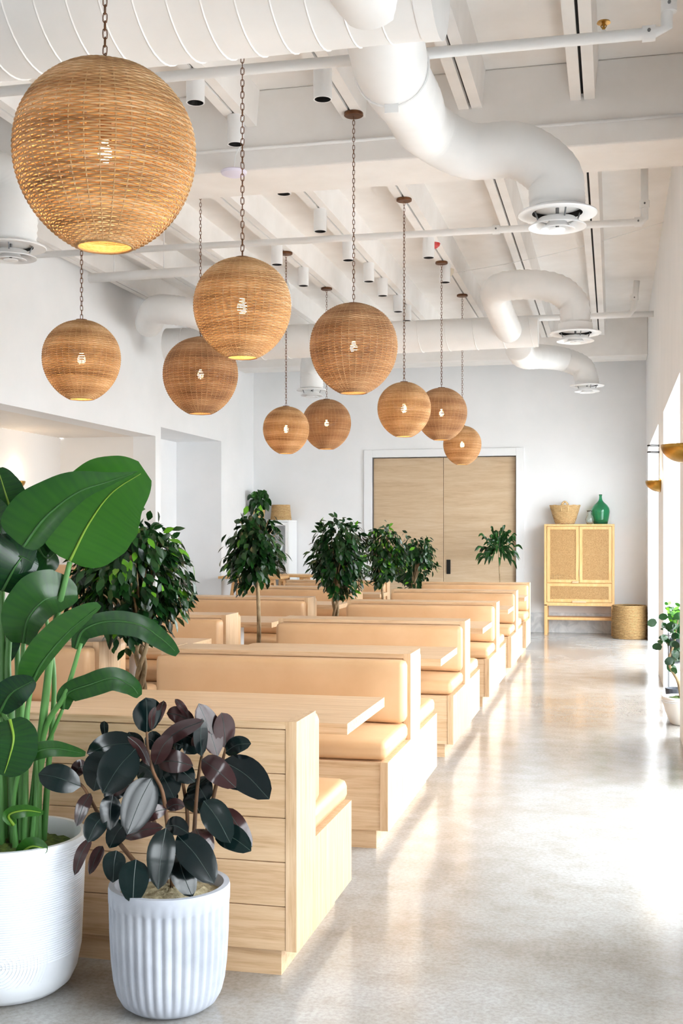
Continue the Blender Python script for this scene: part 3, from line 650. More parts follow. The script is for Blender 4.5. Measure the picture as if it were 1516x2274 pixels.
MB().lathe([(r * k, z * k) for r, z in ((.001, .006), (.095, .0), (.104, .01), (.118, .07), (.134, .17), (.136, .2), (.126, .24), (.095, .285), (.055, .32), (.03, .35), (.022, .38), (.02, .42), (.024, .425), (.024, .44), (.017, .44), (.016, .4), (.026, .35), (.09, .28), (.128, .2), (.112, .07), (.096, .012), (.001, .014))], 36).build('bottle_body', GREENGLASS, t, True)
p = atY(1309, 1164, cy0 + .06)
t = empty('glass_vase', (p.x, cy0 + .06, cz), 'small clear glass vase beside the green demijohn', 'vase')
MB().lathe([(.001, .004), (.04, 0), (.055, .03), (.062, .07), (.05, .11), (.028, .14), (.03, .17), (.045, .2), (.042, .2), (.026, .168), (.024, .14), (.046, .108), (.057, .07), (.05, .03), (.036, .008), (.001, .008)], 24).build('vase_body', CLEARGLASS, t, True)
# seagrass floor basket
p = Vector((.235, 17.2, 0)); R = 37 * mpp(p); hb = atY(1397, 1346, 17.0).z
t = empty('seagrass_basket', p, 'round woven seagrass basket on the floor beside the cabinet', 'basket')
mb = MB(); n = 22
for i in range(n):
    z = .012 + (hb - .02) * i / (n - 1); rr = R * (.93 + .07 * math.sin(math.pi * (.12 + .8 * i / n)))
    mb.tube([(rr * math.cos(q) * (1 + .012 * math.cos(20 * q + i * math.pi)), rr * math.sin(q) * (1 + .012 * math.cos(20 * q + i * math.pi)), z) for q in [2 * math.pi * k / 60 for k in range(60)]], hb / n * .56, 5, closed=True)
mb.build('basket_body', SEAGRASS, t, True)
MB().lathe([(.001, .006), (R * .9, .006), (R * .9, .02), (.001, .02)], 32).build('basket_bottom', SEAGRASS, t)

# ------------------------------------------------------------------ far corner: white cabinet, trestle table, chairs, alcove bench
wa, wb = atY(556, 1155, 17.45), atY(641, 1155, 17.45)
t = empty('white_display_cabinet', ((wa.x + wb.x) / 2, 17.7, 0), 'tall white display cabinet with glass doors in the back corner', 'cabinet'); hx = (wb.x - wa.x) / 2; zt = wa.z
MB().box(-hx, hx, -.23, .23, zt - .03, zt, .003).box(-hx, -hx + .03, -.23, .23, 0, zt - .03).box(hx - .03, hx, -.23, .23, 0, zt - .03).box(-hx + .03, hx - .03, .2, .23, 0, zt - .03).box(-hx + .03, hx - .03, -.22, .22, 0, .1).build('cabinet_body', TRIM, t)
for z in (.5, .9, 1.3): MB().box(-hx + .03, hx - .03, -.2, .2, z, z + .02).build('shelf', TRIM, t)
for s in (-1, 1):
    x0, x1 = (-hx + .005, -.003) if s < 0 else (.003, hx - .005)
    dd = MB().box(x0, x0 + .05, -.255, -.232, .1, zt - .035).box(x1 - .05, x1, -.255, -.232, .1, zt - .035).box(x0 + .05, x1 - .05, -.255, -.232, zt - .085, zt - .035).box(x0 + .05, x1 - .05, -.255, -.232, .1, .15).box(x0 + .05, x1 - .05, -.255, -.232, .78, .82).box(x0 + .05, x1 - .05, -.255, -.232, .98, 1.01).build('door', TRIM, t)
    for z0, z1 in ((.15, .78), (.82, .98), (1.01, zt - .085)): MB().box(x0 + .05, x1 - .05, -.246, -.243, z0, z1).build('pane', GLASS, dd)
p = Vector(((wa.x + wb.x) / 2 + .1, 17.74, zt))
t = empty('corner_basket', p, 'straw basket on top of the white display cabinet', 'basket')
mb = MB()
for i in range(12):
    z = .012 + .24 * i / 12; r = .16 - .002 * i
    mb.tube([(r * math.cos(q), r * .8 * math.sin(q), z) for q in [2 * math.pi * k / 40 for k in range(40)]], .012, 5, closed=True)
mb.build('basket_body', STRAW, t, True)
def trestle(loc, ln, wd, h, label):
    t = empty('trestle_table', loc, label, 'table', 'oak trestle tables')
    MB().box(-ln / 2, ln / 2, -wd / 2, wd / 2, h - .035, h, .003).build('table_top', PINE, t)
    for s in (-1, 1):
        x = s * (ln / 2 - .22)
        MB().box(x - .03, x + .03, -wd / 2 + .05, wd / 2 - .05, h - .1, h - .035).build('crossbar', PINE, t)
        for u in (-1, 1):
            for vv in (-1, 1):
                MB().tube([(x + u * .02, vv * (wd / 2 - .12), h - .06), (x + u * .13, vv * (wd / 2 - .08), 0)], .028, 4).build('leg', PINE, t)
q = atz(490, 1279, .88)
trestle((q.x + .47, q.y + .1, 0), .92, .5, .88, 'oak trestle table against the corner wall behind the cone shaped ficus')
q = atz(672, 1281, .88)
trestle((q.x - .38, q.y + .95, 0), .76, .5, .88, 'oak trestle table in front of the white display cabinet')
def chair(loc, rz, label):
    t = empty('cord_chair', loc, label, 'chair', 'white cord dining chairs', rz)
    for x in (-.21, .21):
        MB().tube([(x, -.2, 0), (x, -.2, .45)], .016, 8).build('leg', PINE, t, True)
        MB().tube([(x, .2, 0), (x, .21, .45), (x, .26, .82)], .016, 8).build('leg', PINE, t, True)
        MB().tube([(x, -.2, .44), (x, .2, .44)], .015, 8).build('seat_rail', PINE, t, True)
    MB().tube([(-.21, .26, .8), (.21, .26, .8)], .016, 8).build('top_rail', PINE, t, True)
    cushion(-.22, .22, -.22, .2, .44, .47, .012, .004).build('seat', WEAVEW, t, True)
    mb = MB()
    for i in range(16): z = .5 + i * .019; mb.tube([(-.21, .215 + (z - .45) * .13, z), (.21, .215 + (z - .45) * .13, z)], .0085, 5)
    mb.build('cord_back', WEAVEW, t, True, kind='stuff')
q = atz(150, 1420, .3); chair((-5.05, 9.9, 0), math.radians(-95), 'white cord chair with honey wood frame drawn up at the alcove side table')
t = empty('alcove_bench', (-6.46, 12.75, 0), 'tan leather banquette seat set back inside the alcove', 'bench')
MB().box(-.38, .38, -.35, .35, .06, .4, .003).build('bench_base', OAKX, t)
cushion(-.38, .38, -.36, .2, .4, .49, .03).build('seat_cushion', LEATHER, t, True)
cushion(-.38, .38, .2, .34, .49, 1.12, .03, .012, 1).build('back_cushion', LEATHER, t, True)
MB().box(-.39, .39, .34, .37, .06, 1.1, .003).build('back_panel', OAKX, t)
table(-6.1, -5.0, 10.3, 11.0, 'light oak table with white column legs near the alcove chair', None)

# ------------------------------------------------------------------ plants
def rotlook(dirv, up):
    z = dirv.normalized(); x = up.cross(z)
    if x.length < 1e-4: x = Vector((1, 0, 0))
    x.normalize(); y = z.cross(x); return Matrix((x, y, z)).transposed()
# small leaf: base at origin, along +Z, facing +Y
def small_leaf(wd=.5, fold=.18, droop=.12, tone=.3):
    mb = MB(); st = [(0, 0), (.2, .62), (.45, 1), (.72, .72), (1, 0)]
    V = []; Fc = []
    for (u, q) in st:
        yy = -droop * u * u
        if q == 0: V.append([(0, yy, u)])
        else: V.append([(-wd / 2 * q, yy + fold * wd / 2 * q, u), (0, yy, u), (wd / 2 * q, yy + fold * wd / 2 * q, u)])
    flat = [p for r in V for p in r]; idx = 0; ids = []
    for r in V: ids.append(list(range(idx, idx + len(r)))); idx += len(r)
    Fc += [(ids[0][0], ids[1][1], ids[1][0]), (ids[0][0], ids[1][2], ids[1][1])]
    for i in (1, 2): 
        for j in (0, 1): Fc.append((ids[i][j], ids[i][j + 1], ids[i + 1][j + 1], ids[i + 1][j]))
    Fc += [(ids[3][0], ids[3][1], ids[4][0]), (ids[3][1], ids[3][2], ids[4][0])]
    return flat, Fc
LV, LF = small_leaf()
def leafmesh(name, tone, m):
    mb = MB(); mb.add(LV, LF, tone); me = mb.mesh(name); me.materials.append(m); me.polygons.foreach_set('use_smooth', [True] * len(me.polygons)); return me
FLEAF = [leafmesh('leaf', t, FICUS) for t in (.0, .12, .25, .4, .7, 1.0)] + [leafmesh('leaf', .5, FICUSB)]
def ficus(base, trunk_top, crown_c, crown_r, nleaf, size, label, braided, seed, nobj, shape='round', potr=.17, poth=.3, bright=.06):
    rnd = random.Random(seed); t = empty('ficus_tree', base, label, 'tree', 'potted ficus trees'); b = Vector(base); cc = Vector(crown_c) - b; tt = Vector(trunk_top) - b
    MB().lathe([(.001, .01), (potr * .75, 0), (potr, poth), (potr * .93, poth), (potr * .9, poth - .03), (.001, poth - .03)], 28).build('pot', CHARCOAL, t, 'auto')
    MB().lathe([(potr * .9, poth - .028), (.001, poth - .02)], 20).build('soil', MOSS, t)
    n = 3 if braided else 1
    for k in range(n):
        pts = []; rs = []
        for i in range(25):
            u = i / 24; p = Vector((0, 0, poth - .04)).lerp(tt, u)
            if braided: a = 2 * math.pi * k / 3 + u * 9; p += Vector((math.cos(a), math.sin(a), 0)) * (.021 + .014 * max(0, u - .75) * 4)
            else: p += Vector((.012 * math.sin(u * 5 + seed), .01 * math.cos(u * 4), 0))
            pts.append(p); rs.append((.02 if braided else .021) * (1 - .35 * u))
        MB().tube(pts, rs, 8).build('trunk', BARK, t, True)
    # branches
    br = MB(); tips = []
    for k in range(26):
        a = rnd.uniform(0, 6.283); e = rnd.uniform(-.3, 1.3); rr = rnd.uniform(.55, .95)
        tip = cc + Vector((math.cos(a) * math.cos(e) * crown_r[0], math.sin(a) * math.cos(e) * crown_r[1], math.sin(e) * crown_r[2])) * rr
        mid = tt.lerp(tip, .5) + Vector((0, 0, .06)); br.tube(spline([tt - Vector((0, 0, .03)), mid, tip], 6), [.009, .008, .007, .006, .005, .004, .002], 5)
    br.build('branches', BARK, t, True)
    leaves = []
    clusters = []
    for k in range(max(40, nleaf // 12)):
        for _ in range(50):
            d = Vector((rnd.uniform(-1, 1), rnd.uniform(-1, 1), rnd.uniform(-1, 1)))
            if .22 < d.length < 1: break
        if shape == 'cone': f = .38 + .62 * max(0, min(1, (1 - d.z) / 1.5)); d.x *= f; d.y *= f
        clusters.append((d, rnd.random()))
    for k in range(nleaf):
        d, tn = rnd.choice(clusters); p = cc + Vector((d.x * crown_r[0], d.y * crown_r[1], d.z * crown_r[2])) + Vector((rnd.gauss(0, .03), rnd.gauss(0, .03), rnd.gauss(0, .04)))
        wp = p + b
        if (wp.x < LX1 + .05 or wp.x > RX0 - .05) and wp.z < .98: continue
        out = Vector((d.x, d.y, 0)); out = out.normalized() if out.length > .05 else Vector((1, 0, 0))
        dr = (out * rnd.uniform(.2, 1.0) + Vector((rnd.uniform(-.5, .5), rnd.uniform(-.5, .5), rnd.uniform(-1.3, -.15 if d.z < .6 else .5)))).normalized()
        up = (out + Vector((rnd.uniform(-.5, .5), rnd.uniform(-.5, .5), rnd.uniform(.1, .9)))).normalized()
        s = size * rnd.uniform(.75, 1.2); R = rotlook(dr, up)
        M = Matrix.Translation(p) @ R.to_4x4() @ Matrix.Diagonal((s, s, s, 1))
        tone = min(1, max(0, rnd.gauss(.14 + .2 * tn, .12))); leaves.append((M, tone, rnd.random() < bright))
    # the leaves that face the room are singled out, the rest is one mass
    leaves.sort(key=lambda q: (b + q[0].translation).length)
    for M, tone, brt in leaves[:nobj]:
        me = FLEAF[6] if brt else FLEAF[min(range(6), key=lambda i: abs((0, .12, .25, .4, .7, 1)[i] - tone))]
        o = link('leaf', me, parent=t); o.matrix_local = M
    mb = MB(); mbb = MB()
    for M, tone, brt in leaves[nobj:]: (mbb if brt else mb).add([(M @ Vector(v))[:] for v in LV], LF, .5 if brt else tone)
    mb.build('foliage', FICUS, t, True, 'stuff')
    if mbb.v: mbb.build('young_foliage', FICUSB, t, True, 'stuff')
    return t
def px_tree(tx, Y, ybase_top, crown, nleaf, size, label, braided, seed, nobj, shape='round', bright=.06, ry=None):
    """crown = (x0, x1, y0, y1) in photo pixels at depth Y"""
    p = atY(tx, ybase_top, Y); x0, x1, y0, y1 = crown; c = atY((x0 + x1) / 2, (y0 + y1) / 2, Y); k = mpp(c)
    rx, rz = (x1 - x0) / 2 * k * .95, (y1 - y0) / 2 * k * .97
    ficus((p.x, Y, 0), p, c, (rx, ry or rx, rz), nleaf, size, label, braided, seed, nobj, shape, bright=bright)
px_tree(313, 6.5, 1425, (150, 424, 1150, 1430), 2300, .082, 'bushy braided trunk ficus tree beside the bird of paradise', True, 3, 300, bright=.07)
px_tree(572, 8.75, 1265, (496, 634, 1128, 1300), 1100, .082, 'cone shaped ficus tree with thin pale bare trunk', False, 5, 300, 'cone', bright=.03)
px_tree(745, 11.4, 1315, (688, 816, 1152, 1322), 1400, .085, 'ficus tree with braided trunk between the third pair of benches', True, 9, 0, bright=.03)
px_tree(848, 13.7, 1300, (810, 898, 1168, 1304), 1000, .08, 'ficus tree with light straight trunk and brighter green top', False, 11, 0, bright=.12)
px_tree(918, 15.75, 1295, (878, 970, 1186, 1304), 1000, .08, 'ficus tree standing farthest back before the sliding doors', True, 13, 0, bright=.03)

# generic blade between two or more points
def blade(pts, width, roll=0, fold=.25, curl=0, n=10, prof=None, tone=.3, wl=1, wr=1, tonevar=0, vein=0):
    P = spline(pts, n); camp = Vector((0, 0, EYE)); V = []; T = []; Fc = []; m = 5
    for i, p in enumerate(P):
        u = i / n; t = (P[min(i + 1, n)] - P[max(i - 1, 0)]).normalized(); nn = (camp - p).normalized()
        s = t.cross(nn).normalized(); nn = s.cross(t).normalized()
        s = (Matrix.Rotation(roll, 3, t) @ s); nn = Matrix.Rotation(roll, 3, t) @ nn
        wv = width / 2 * (prof(u) if prof else max(.0, math.sin(math.pi * min(1, u * .96 + .02)) ** .62 * (1 - .25 * u)))
        if vein and 0 < i < n: wv *= 1 + .012 * math.sin(i * .6)
        for j in range(m):
            q = (j - 2) / 2; side = wl if q < 0 else wr
            V.append(p + s * (q * wv * side) + nn * (fold * abs(q) * wv * side - curl * q * q * wv + (vein * wv * (1 if i % 2 else -1) * abs(q))))
            T.append(tone + tonevar * (1 - abs(q)) + (vein * 14 * math.sin(i * 2.3 + abs(q) * 2) * math.sin(i * .9 + 1) if vein else 0))
    for i in range(n):
        for j in range(m - 1): Fc.append((i * m + j, i * m + j + 1, (i + 1) * m + j + 1, (i + 1) * m + j))
    mb = MB(); nv = len(mb.v); mb.v += [tuple(v) for v in V]; mb.t += [max(0, min(1, x)) for x in T]; mb.f += Fc
    return mb, P
# ---- rubber plant in the fluted pot
GC = Vector((-1.373, 3.505, 0)); GR, GH = .192, .39
t = empty('rubber_plant', GC, 'dark leaved rubber plant in a pale grey fluted concrete pot', 'plant')
k = 38
def flute(a, z):
    if z < .03 or z > GH - .055: return 1
    return 1 - .04 * abs(math.cos(a * k / 2)) ** 3
prof = [(.001, 0), (.1, 0), (.128, .006), (.15, .022), (.166, .05), (.176, .09), (.183, .15), (.188, .24), (.19, GH - .06), (.1915, GH - .05), (.192, GH - .012), (.19, GH), (.172, GH), (.168, GH - .008), (.166, GH - .05), (.001, GH - .05)]
MB().lathe(prof, k * 8, fn=flute).build('pot', POTG, t, 'auto')
def mound(r, z, seed, n=14, h=.03):
    rnd = random.Random(seed); mb = MB()
    V = []; Fc = []; m = 36
    for i in range(n + 1):
        for j in range(m): q = 2 * math.pi * j / m; rr = r * i / n; V.append((rr * math.cos(q), rr * math.sin(q), z + h * (1 - (i / n) ** 2) + rnd.uniform(-.007, .007)))
    for i in range(n):
        for j in range(m): Fc.append((i * m + j, i * m + (j + 1) % m, (i + 1) * m + (j + 1) % m, (i + 1) * m + j))
    mb.add(V, Fc); return mb
mound(.166, GH - .045, 2).build('lichen', LICHEN, t, True, 'stuff')
def zp(x, y, dy=0):      # zoomed crop coordinates -> point near the plant's depth
    return atY(x / 1.9947, 1500 + y / 1.9947, 3.505 + dy) - GC
STEMS = [[(765, 950, 0), (745, 700, -.02), (720, 520, -.03), (680, 430, -.03), (655, 330, -.02), (650, 250, 0)], [(845, 930, .02), (860, 690, .04), (870, 540, .05), (885, 400, .05), (900, 330, .04)],
         [(880, 900, .05), (945, 540, .1), (985, 380, .1), (1000, 320, .1)], [(660, 900, -.02), (530, 745, -.04), (440, 620, -.04), (380, 510, -.05), (345, 470, -.05)], [(740, 940, .04), (700, 700, .08), (640, 560, .09), (560, 420, .08), (520, 330, .08)], [(800, 920, .05), (830, 640, .09), (800, 420, .1), (780, 260, .1)]]
for s in STEMS: P = spline([zp(*q) for q in s], 20); P[0] = P[0]; MB().tube(P, [.0085 - .0045 * i / 20 for i in range(21)], 8).build('stem', STEM, t, True)
RL = [(650, 255, 645, 98, 100, 0, 0), (672, 245, 690, 138, 24, 2, -.03), (690, 220, 725, 112, 36, 1, .02), (840, 190, 775, 105, 26, 1, .08), (858, 210, 738, 168, 64, 1, .09), (965, 358, 880, 124, 84, 1, .08), (1000, 322, 980, 165, 78, 1, .1), (995, 342, 1112, 302, 62, 0, .1),
      (893, 358, 895, 190, 54, 0, .03), (690, 320, 905, 200, 58, 1, .0), (465, 275, 461, 202, 28, 0, .08), (612, 300, 384, 345, 90, 0, .04), (600, 325, 455, 522, 135, 0, -.06), (480, 340, 415, 512, 112, 0, -.02), (358, 492, 170, 436, 96, 0, -.06), (662, 402, 565, 270, 40, 1, -.04),
      (685, 395, 762, 268, 64, 1, -.04), (733, 320, 812, 312, 78, 0, .06), (692, 385, 855, 400, 80, 1, -.01), (740, 400, 862, 472, 80, 0, .02), (905, 330, 790, 262, 120, 0, .09), (893, 372, 1045, 497, 86, 1, .02), (985, 378, 1192, 548, 125, 0, .06), (990, 480, 1140, 505, 62, 0, .1),
      (672, 455, 562, 705, 125, 0, -.1), (735, 675, 700, 948, 104, 0, -.13), (785, 708, 948, 922, 118, 0, -.11), (902, 555, 1020, 742, 100, 0, -.02), (1000, 585, 1116, 760, 64, 1, .06), (950, 690, 1112, 778, 86, 0, .02), (733, 668, 832, 698, 66, 0, -.09), (868, 680, 938, 792, 84, 1, -.02),
      (785, 790, 852, 982, 92, 0, -.07), (602, 815, 588, 1012, 104, 0, -.15), (515, 775, 500, 918, 78, 0, -.1), (462, 618, 388, 738, 80, 0, -.08), (402, 722, 330, 885, 44, 2, -.1), (455, 755, 396, 882, 44, 1, -.04), (560, 650, 484, 765, 74, 0, -.03), (722, 672, 556, 725, 50, 1, -.05),
      (402, 522, 340, 668, 50, 1, -.05), (500, 530, 488, 685, 76, 0, -.05), (498, 530, 600, 482, 40, 2, -.02), (738, 592, 638, 645, 52, 1, -.04), (738, 592, 818, 580, 44, 1, -.03), (385, 395, 330, 450, 52, 1, .02), (610, 395, 700, 480, 96, 0, .06), (700, 410, 772, 545, 110, 0, .07),
      (885, 610, 830, 515, 80, 0, .1), (640, 480, 700, 620, 100, 0, .08), (780, 500, 700, 600, 90, 0, .1), (860, 460, 920, 560, 90, 0, .1), (610, 380, 570, 250, 70, 0, .1), (560, 470, 470, 560, 80, 0, .1), (700, 330, 640, 280, 70, 0, .1), (880, 330, 940, 260, 80, 1, .1)]
def rprof(u): return max(.02, math.sin(math.pi * u ** .92) ** .55) if 0 < u < 1 else .02
for i, (x0, y0, x1, y1, wd, kd, dy) in enumerate(RL):
    a = zp(x0, y0, dy); b = zp(x1, y1, dy - .03); rn = random.Random(i)
    mid = a.lerp(b, .5) + Vector((0, rn.uniform(-.02, .01), .012))
    wm = wd / 1.9947 * mpp(a + GC)
    pts = [a + GC, mid + GC, b + GC]
    mb, P = blade(pts, wm * 1.3, roll=rn.uniform(-.45, .45), fold=.22, curl=.18, n=10, prof=rprof, tone=rn.random(), tonevar=.1)
    if kd: mb.f = [f[::-1] for f in mb.f]
    # front of the blade faces the camera for kd 0, its underside for kd 1 / 2
    mb.v = [tuple(Vector(v) - GC) for v in mb.v]
    # check orientation
    f = mb.f[18]; v0, v1, v2 = (Vector(mb.v[q]) for q in f[:3]); nrm = (v1 - v0).cross(v2 - v0); facing = nrm.dot(Vector((0, 0, EYE)) - (v0 + GC)) > 0
    if facing != (kd == 0): mb.f = [q[::-1] for q in mb.f]
    lf = mb.build('leaf', RUBBER, t, True)
    MB().tube([q - GC for q in P], .0012, 4).build('midrib', RIBDARK, lf)
# ---- bird of paradise in the white pot
PC = Vector((-1.945, 3.52, 0)); PR, PH = .255, .5
rim = atY(205, 1862, 3.52).z
t = empty('bird_of_paradise', PC, 'tall bird of paradise plant in a ribbed white ceramic pot', 'plant')
prof = [(.001, 0), (.14, 0), (.178, .008), (.205, .03), (.224, .07), (.236, .13)]
PH = rim
z = .14
while z < PH - .02: prof += [(.238 + .016 * (z - .14) / (PH - .14), z), (.2355 + .016 * (z - .14) / (PH - .14), z + .003)]; z += .0075
prof += [(.255, PH - .01), (.253, PH), (.236, PH), (.232, PH - .01), (.23, PH - .06), (.001, PH - .06)]
pot = MB().lathe(prof, 72).build('pot', POTW, t, 'auto')
# raised ring ornament on the pot's side
for r in [.012 + .011 * i for i in range(14)]:
    pts = []; ca = math.atan2(-PC.y, -PC.x) - .12; full = True
    for q in range(41):
        aa = 2 * math.pi * q / 40 - math.pi / 2; ang = ca + r * math.cos(aa) / .238; zz = .15 + r * math.sin(aa)
        if zz < .075: full = False; continue
        rr = .237 if zz > .13 else .224 + (.236 - .224) * (zz - .07) / .06
        pts.append((rr * math.cos(ang), rr * math.sin(ang), zz))
    MB().tube(pts[:-1] if full else pts, .0022, 4, closed=full).build('ring_relief', POTW, pot)
mound(.23, PH - .055, 5, h=.035).build('moss', MOSS, t, True, 'stuff')
def bp(x, y, dy=0): return atY(x, y, 3.52 + dy)
def stalk(pts, r0, r1):
    P = spline([bp(*q) - PC for q in pts], 20); MB().tube(P, [r0 + (r1 - r0) * i / 20 for i in range(21)], 8).build('stalk', STALK, t, True)
for pts, r0, r1 in [([(62, 1885, .02), (100, 1560, 0), (120, 1400, 0), (155, 1248, 0)], .016, .009), ([(30, 1890, -.02), (25, 1600, 0), (18, 1450, .02), (45, 1215, .02)], .015, .009), ([(45, 1890, 0), (48, 1600, 0), (52, 1425, -.02)], .014, .008), ([(75, 1890, 0), (95, 1640, 0), (145, 1540, -.02), (180, 1428, -.02)], .012, .007),
                    ([(12, 1885, 0), (8, 1600, .02), (5, 1310, .02)], .015, .009), ([(20, 1890, .05), (40, 1600, .08), (30, 1150, .1)], .014, .008), ([(85, 1885, .03), (92, 1700, .03), (140, 1572, .02)], .012, .006), ([(55, 1885, -.04), (58, 1620, -.05), (70, 1520, -.05)], .013, .007),
                    ([(-20, 1890, .0), (-10, 1600, 0), (20, 1600, -.08)], .012, .006), ([(35, 1890, -.06), (30, 1780, -.07), (48, 1690, -.08)], .011, .006), ([(95, 1885, .05), (108, 1700, .05), (120, 1500, .06), (95, 1330, .08)], .012, .006), ([(70, 1890, -.05), (80, 1750, -.05), (78, 1640, -.04)], .01, .004),
                    ([(5, 1890, -.05), (2, 1750, -.05), (-5, 1560, -.05)], .013, .008)]: stalk(pts, r0, r1)
def big(pts, wpx, roll=0, fold=.2, curl=.1, wl=1, wr=1, tone=.4, tv=.15, prof=None, rib=True):
    P3 = [bp(*q) for q in pts]; wm = wpx * mpp(P3[0])
    mb, P = blade(P3, wm, roll, fold, curl, 48, prof or (lambda u: max(.03, (math.sin(math.pi * min(1, u * .93 + .05))) ** .5)), tone, wl, wr, tv, .009)
    mb.v = [tuple(Vector(v) - PC) for v in mb.v]; lf = mb.build('leaf', PARADISE, t, True)
    if rib: MB().tube([p - PC + (Vector((0, 0, EYE)) - p).normalized() * .003 for p in P[:-2]], [.0055 - .0045 * i / (len(P) - 3) for i in range(len(P) - 2)], 5).build('midrib', MIDRIB if tone > .7 or tone == .3 else MIDGREEN, lf, True)
big([(155, 1246, .03), (196, 1165, .04), (248, 1095, .05), (322, 1046, .08)], 205, .05, .12, .05, 1.0, 1.0, .85, .15, lambda u: max(.03, math.sin(math.pi * min(1, u ** .75 * .96 + .02)) ** .5))
big([(52, 1214, -.12), (100, 1150, -.12), (170, 1095, -.1), (240, 1070, -.06), (306, 1048, -.02)], 130, -.1, .3, .1, 1.2, .55, .5, .25, lambda u: max(.02, math.sin(math.pi * min(1, u ** .55 * .97 + .02)) ** .7 * (1.2 - .95 * u)))  # sheen on this folded leaf is put into its colour as a lighter tone
big([(150, 1130, .16), (220, 1075, .18), (304, 1040, .2)], 80, .2, .1, .1, .9, .9, .35)
big([(30, 1152, .1), (15, 1105, .08), (-5, 1040, .06)], 95, 0, .2, .1, 1.1, .9, .3)
big([(5, 1312, -.05), (30, 1265, -.07), (50, 1235, -.05), (60, 1215, -.02)], 130, .3, .2, .1, 1.3, .7, .08)
big([(-60, 1290, -.05), (-10, 1250, -.07), (40, 1235, -.06), (75, 1250, -.05)], 110, .2, .1, .1, 1, 1, .1)
big([(75, 1190, .06), (90, 1225, .07), (105, 1240, .08), (123, 1228, .1)], 75, .2, .1, .1, 1, 1, .2)
big([(52, 1428, -.03), (62, 1375, -.05), (95, 1335, -.04), (130, 1325, 0), (172, 1321, .04)], 110, -.2, .45, .1, 1.15, .75, .5, .1)
big([(66, 1524, -.05), (95, 1470, -.07), (150, 1405, -.07), (223, 1344, -.05)], 86, .35, .35, .1, 1.25, .35, .6, .1)
big([(168, 1440, -.02), (185, 1400, -.04), (240, 1380, -.05), (310, 1388, -.06), (360, 1420, -.06), (395, 1452, -.06)], 58, .1, .25, .2, .8, 1, .35, .15)
big([(140, 1574, .0), (150, 1540, -.02), (200, 1520, -.04), (250, 1506, -.05), (290, 1522, -.05), (310, 1546, -.05)], 56, .1, .3, .2, .9, 1, .45, .1)
big([(0, 1580, -.08), (25, 1540, -.1), (76, 1510, -.1)], 70, .1, .2, .1, 1, 1, .08)
big([(22, 1598, -.1), (30, 1640, -.13), (20, 1685, -.14), (8, 1722, -.14)], 110, .1, .15, .1, 1, 1, .3, .1)
big([(48, 1695, -.08), (75, 1672, -.1), (120, 1662, -.1), (190, 1674, -.08)], 38, .2, .3, .2, 1, 1, .55, .1)
big([(-30, 1330, .05), (-5, 1400, .05), (0, 1480, .05)], 100, 0, .2, .1, 1, 1, .1)
big([(30, 1832, -.1), (20, 1810, -.12), (55, 1800, -.12), (96, 1805, -.1)], 30, .2, .3, .1, 1, 1, .95, 0)
big([(42, 1900, -.12), (70, 1880, -.14), (106, 1886, -.14)], 44, .2, .3, .1, 1, 1, .8, 0)
big([(-20, 1110, .02), (0, 1180, 0), (10, 1240, 0)], 80, .3, .2, .1, 1, 1, .25)
# ---- small plant before the sliding doors
def spray_plant(name, base, crown_c, R, n, ln, wd, label, potm, potr, poth, seed, m=FICUS, tone=(0, .5), trunk=True, droop=.6):
    rnd = random.Random(seed); b = Vector(base); t = empty(name, base, label, 'plant'); cc = Vector(crown_c) - b
    MB().lathe([(.001, .005), (potr * .8, 0), (potr, poth), (potr * .92, poth), (potr * .9, poth - .03), (.001, poth - .03)], 28).build('pot', potm, t, 'auto')
    mound(potr * .9, poth - .03, seed, 6, .015).build('moss', MOSS, t, True, 'stuff')
    if trunk: MB().tube(spline([(0, 0, poth - .03), cc * .5 + Vector((.01, 0, 0)), cc], 10), [.014 - .0008 * i for i in range(11)], 7).build('trunk', BARK, t, True)
    for i in range(n):
        a = rnd.uniform(0, 6.283); e = rnd.uniform(-.75, 1.35); r0 = rnd.uniform(.05, .95) * R
        d = Vector((math.cos(a) * math.cos(e), math.sin(a) * math.cos(e), math.sin(e)))
        p0 = cc + d * r0; p1 = p0 + d * ln * .5 + Vector((0, 0, .02)); p2 = p0 + d * ln * .85 + Vector((0, 0, -droop * ln * .5))
        mb, P = blade([p0 + b, p1 + b, p2 + b], wd * rnd.uniform(.8, 1.2), rnd.uniform(-1, 1), .2, .05, 6, lambda u: max(.03, math.sin(math.pi * min(1, max(0, u))) ** .7), rnd.uniform(*tone))
        mb.v = [tuple(Vector(v) - b) for v in mb.v]; mb.build('leaf', m, t, True)
    return t
c = atY(1106, 1218, 17.2)
spray_plant('longleaf_fig', (atY(1113, 1290, 17.2).x, 17.2, 0), c, .25, 150, .17, .038, 'small longleaf fig with narrow drooping leaves before the sliding doors', CHARCOAL, .16, .3, 4, tone=(.15, .6))
c = atY(908, 1290, 16.6)
spray_plant('monstera', (c.x, 16.6, 0), (c.x, 16.6, .72), .14, 18, .22, .15, 'broad leaved monstera behind the farthest ficus', CHARCOAL, .15, .3, 8, tone=(.1, .4), trunk=False)
p = Vector((atY(585, 1150, 17.6).x, 17.66, zt + .1))
c = atY(588, 1118, 17.6)
spray_plant('shelf_pothos', (c.x - .1, 17.6, zt), (c.x - .1, 17.6, zt + .3), .1, 46, .13, .075, 'trailing pothos in a small pot atop the white display cabinet', STRAW, .1, .16, 21, tone=(.2, .8), trunk=False, droop=1.1)
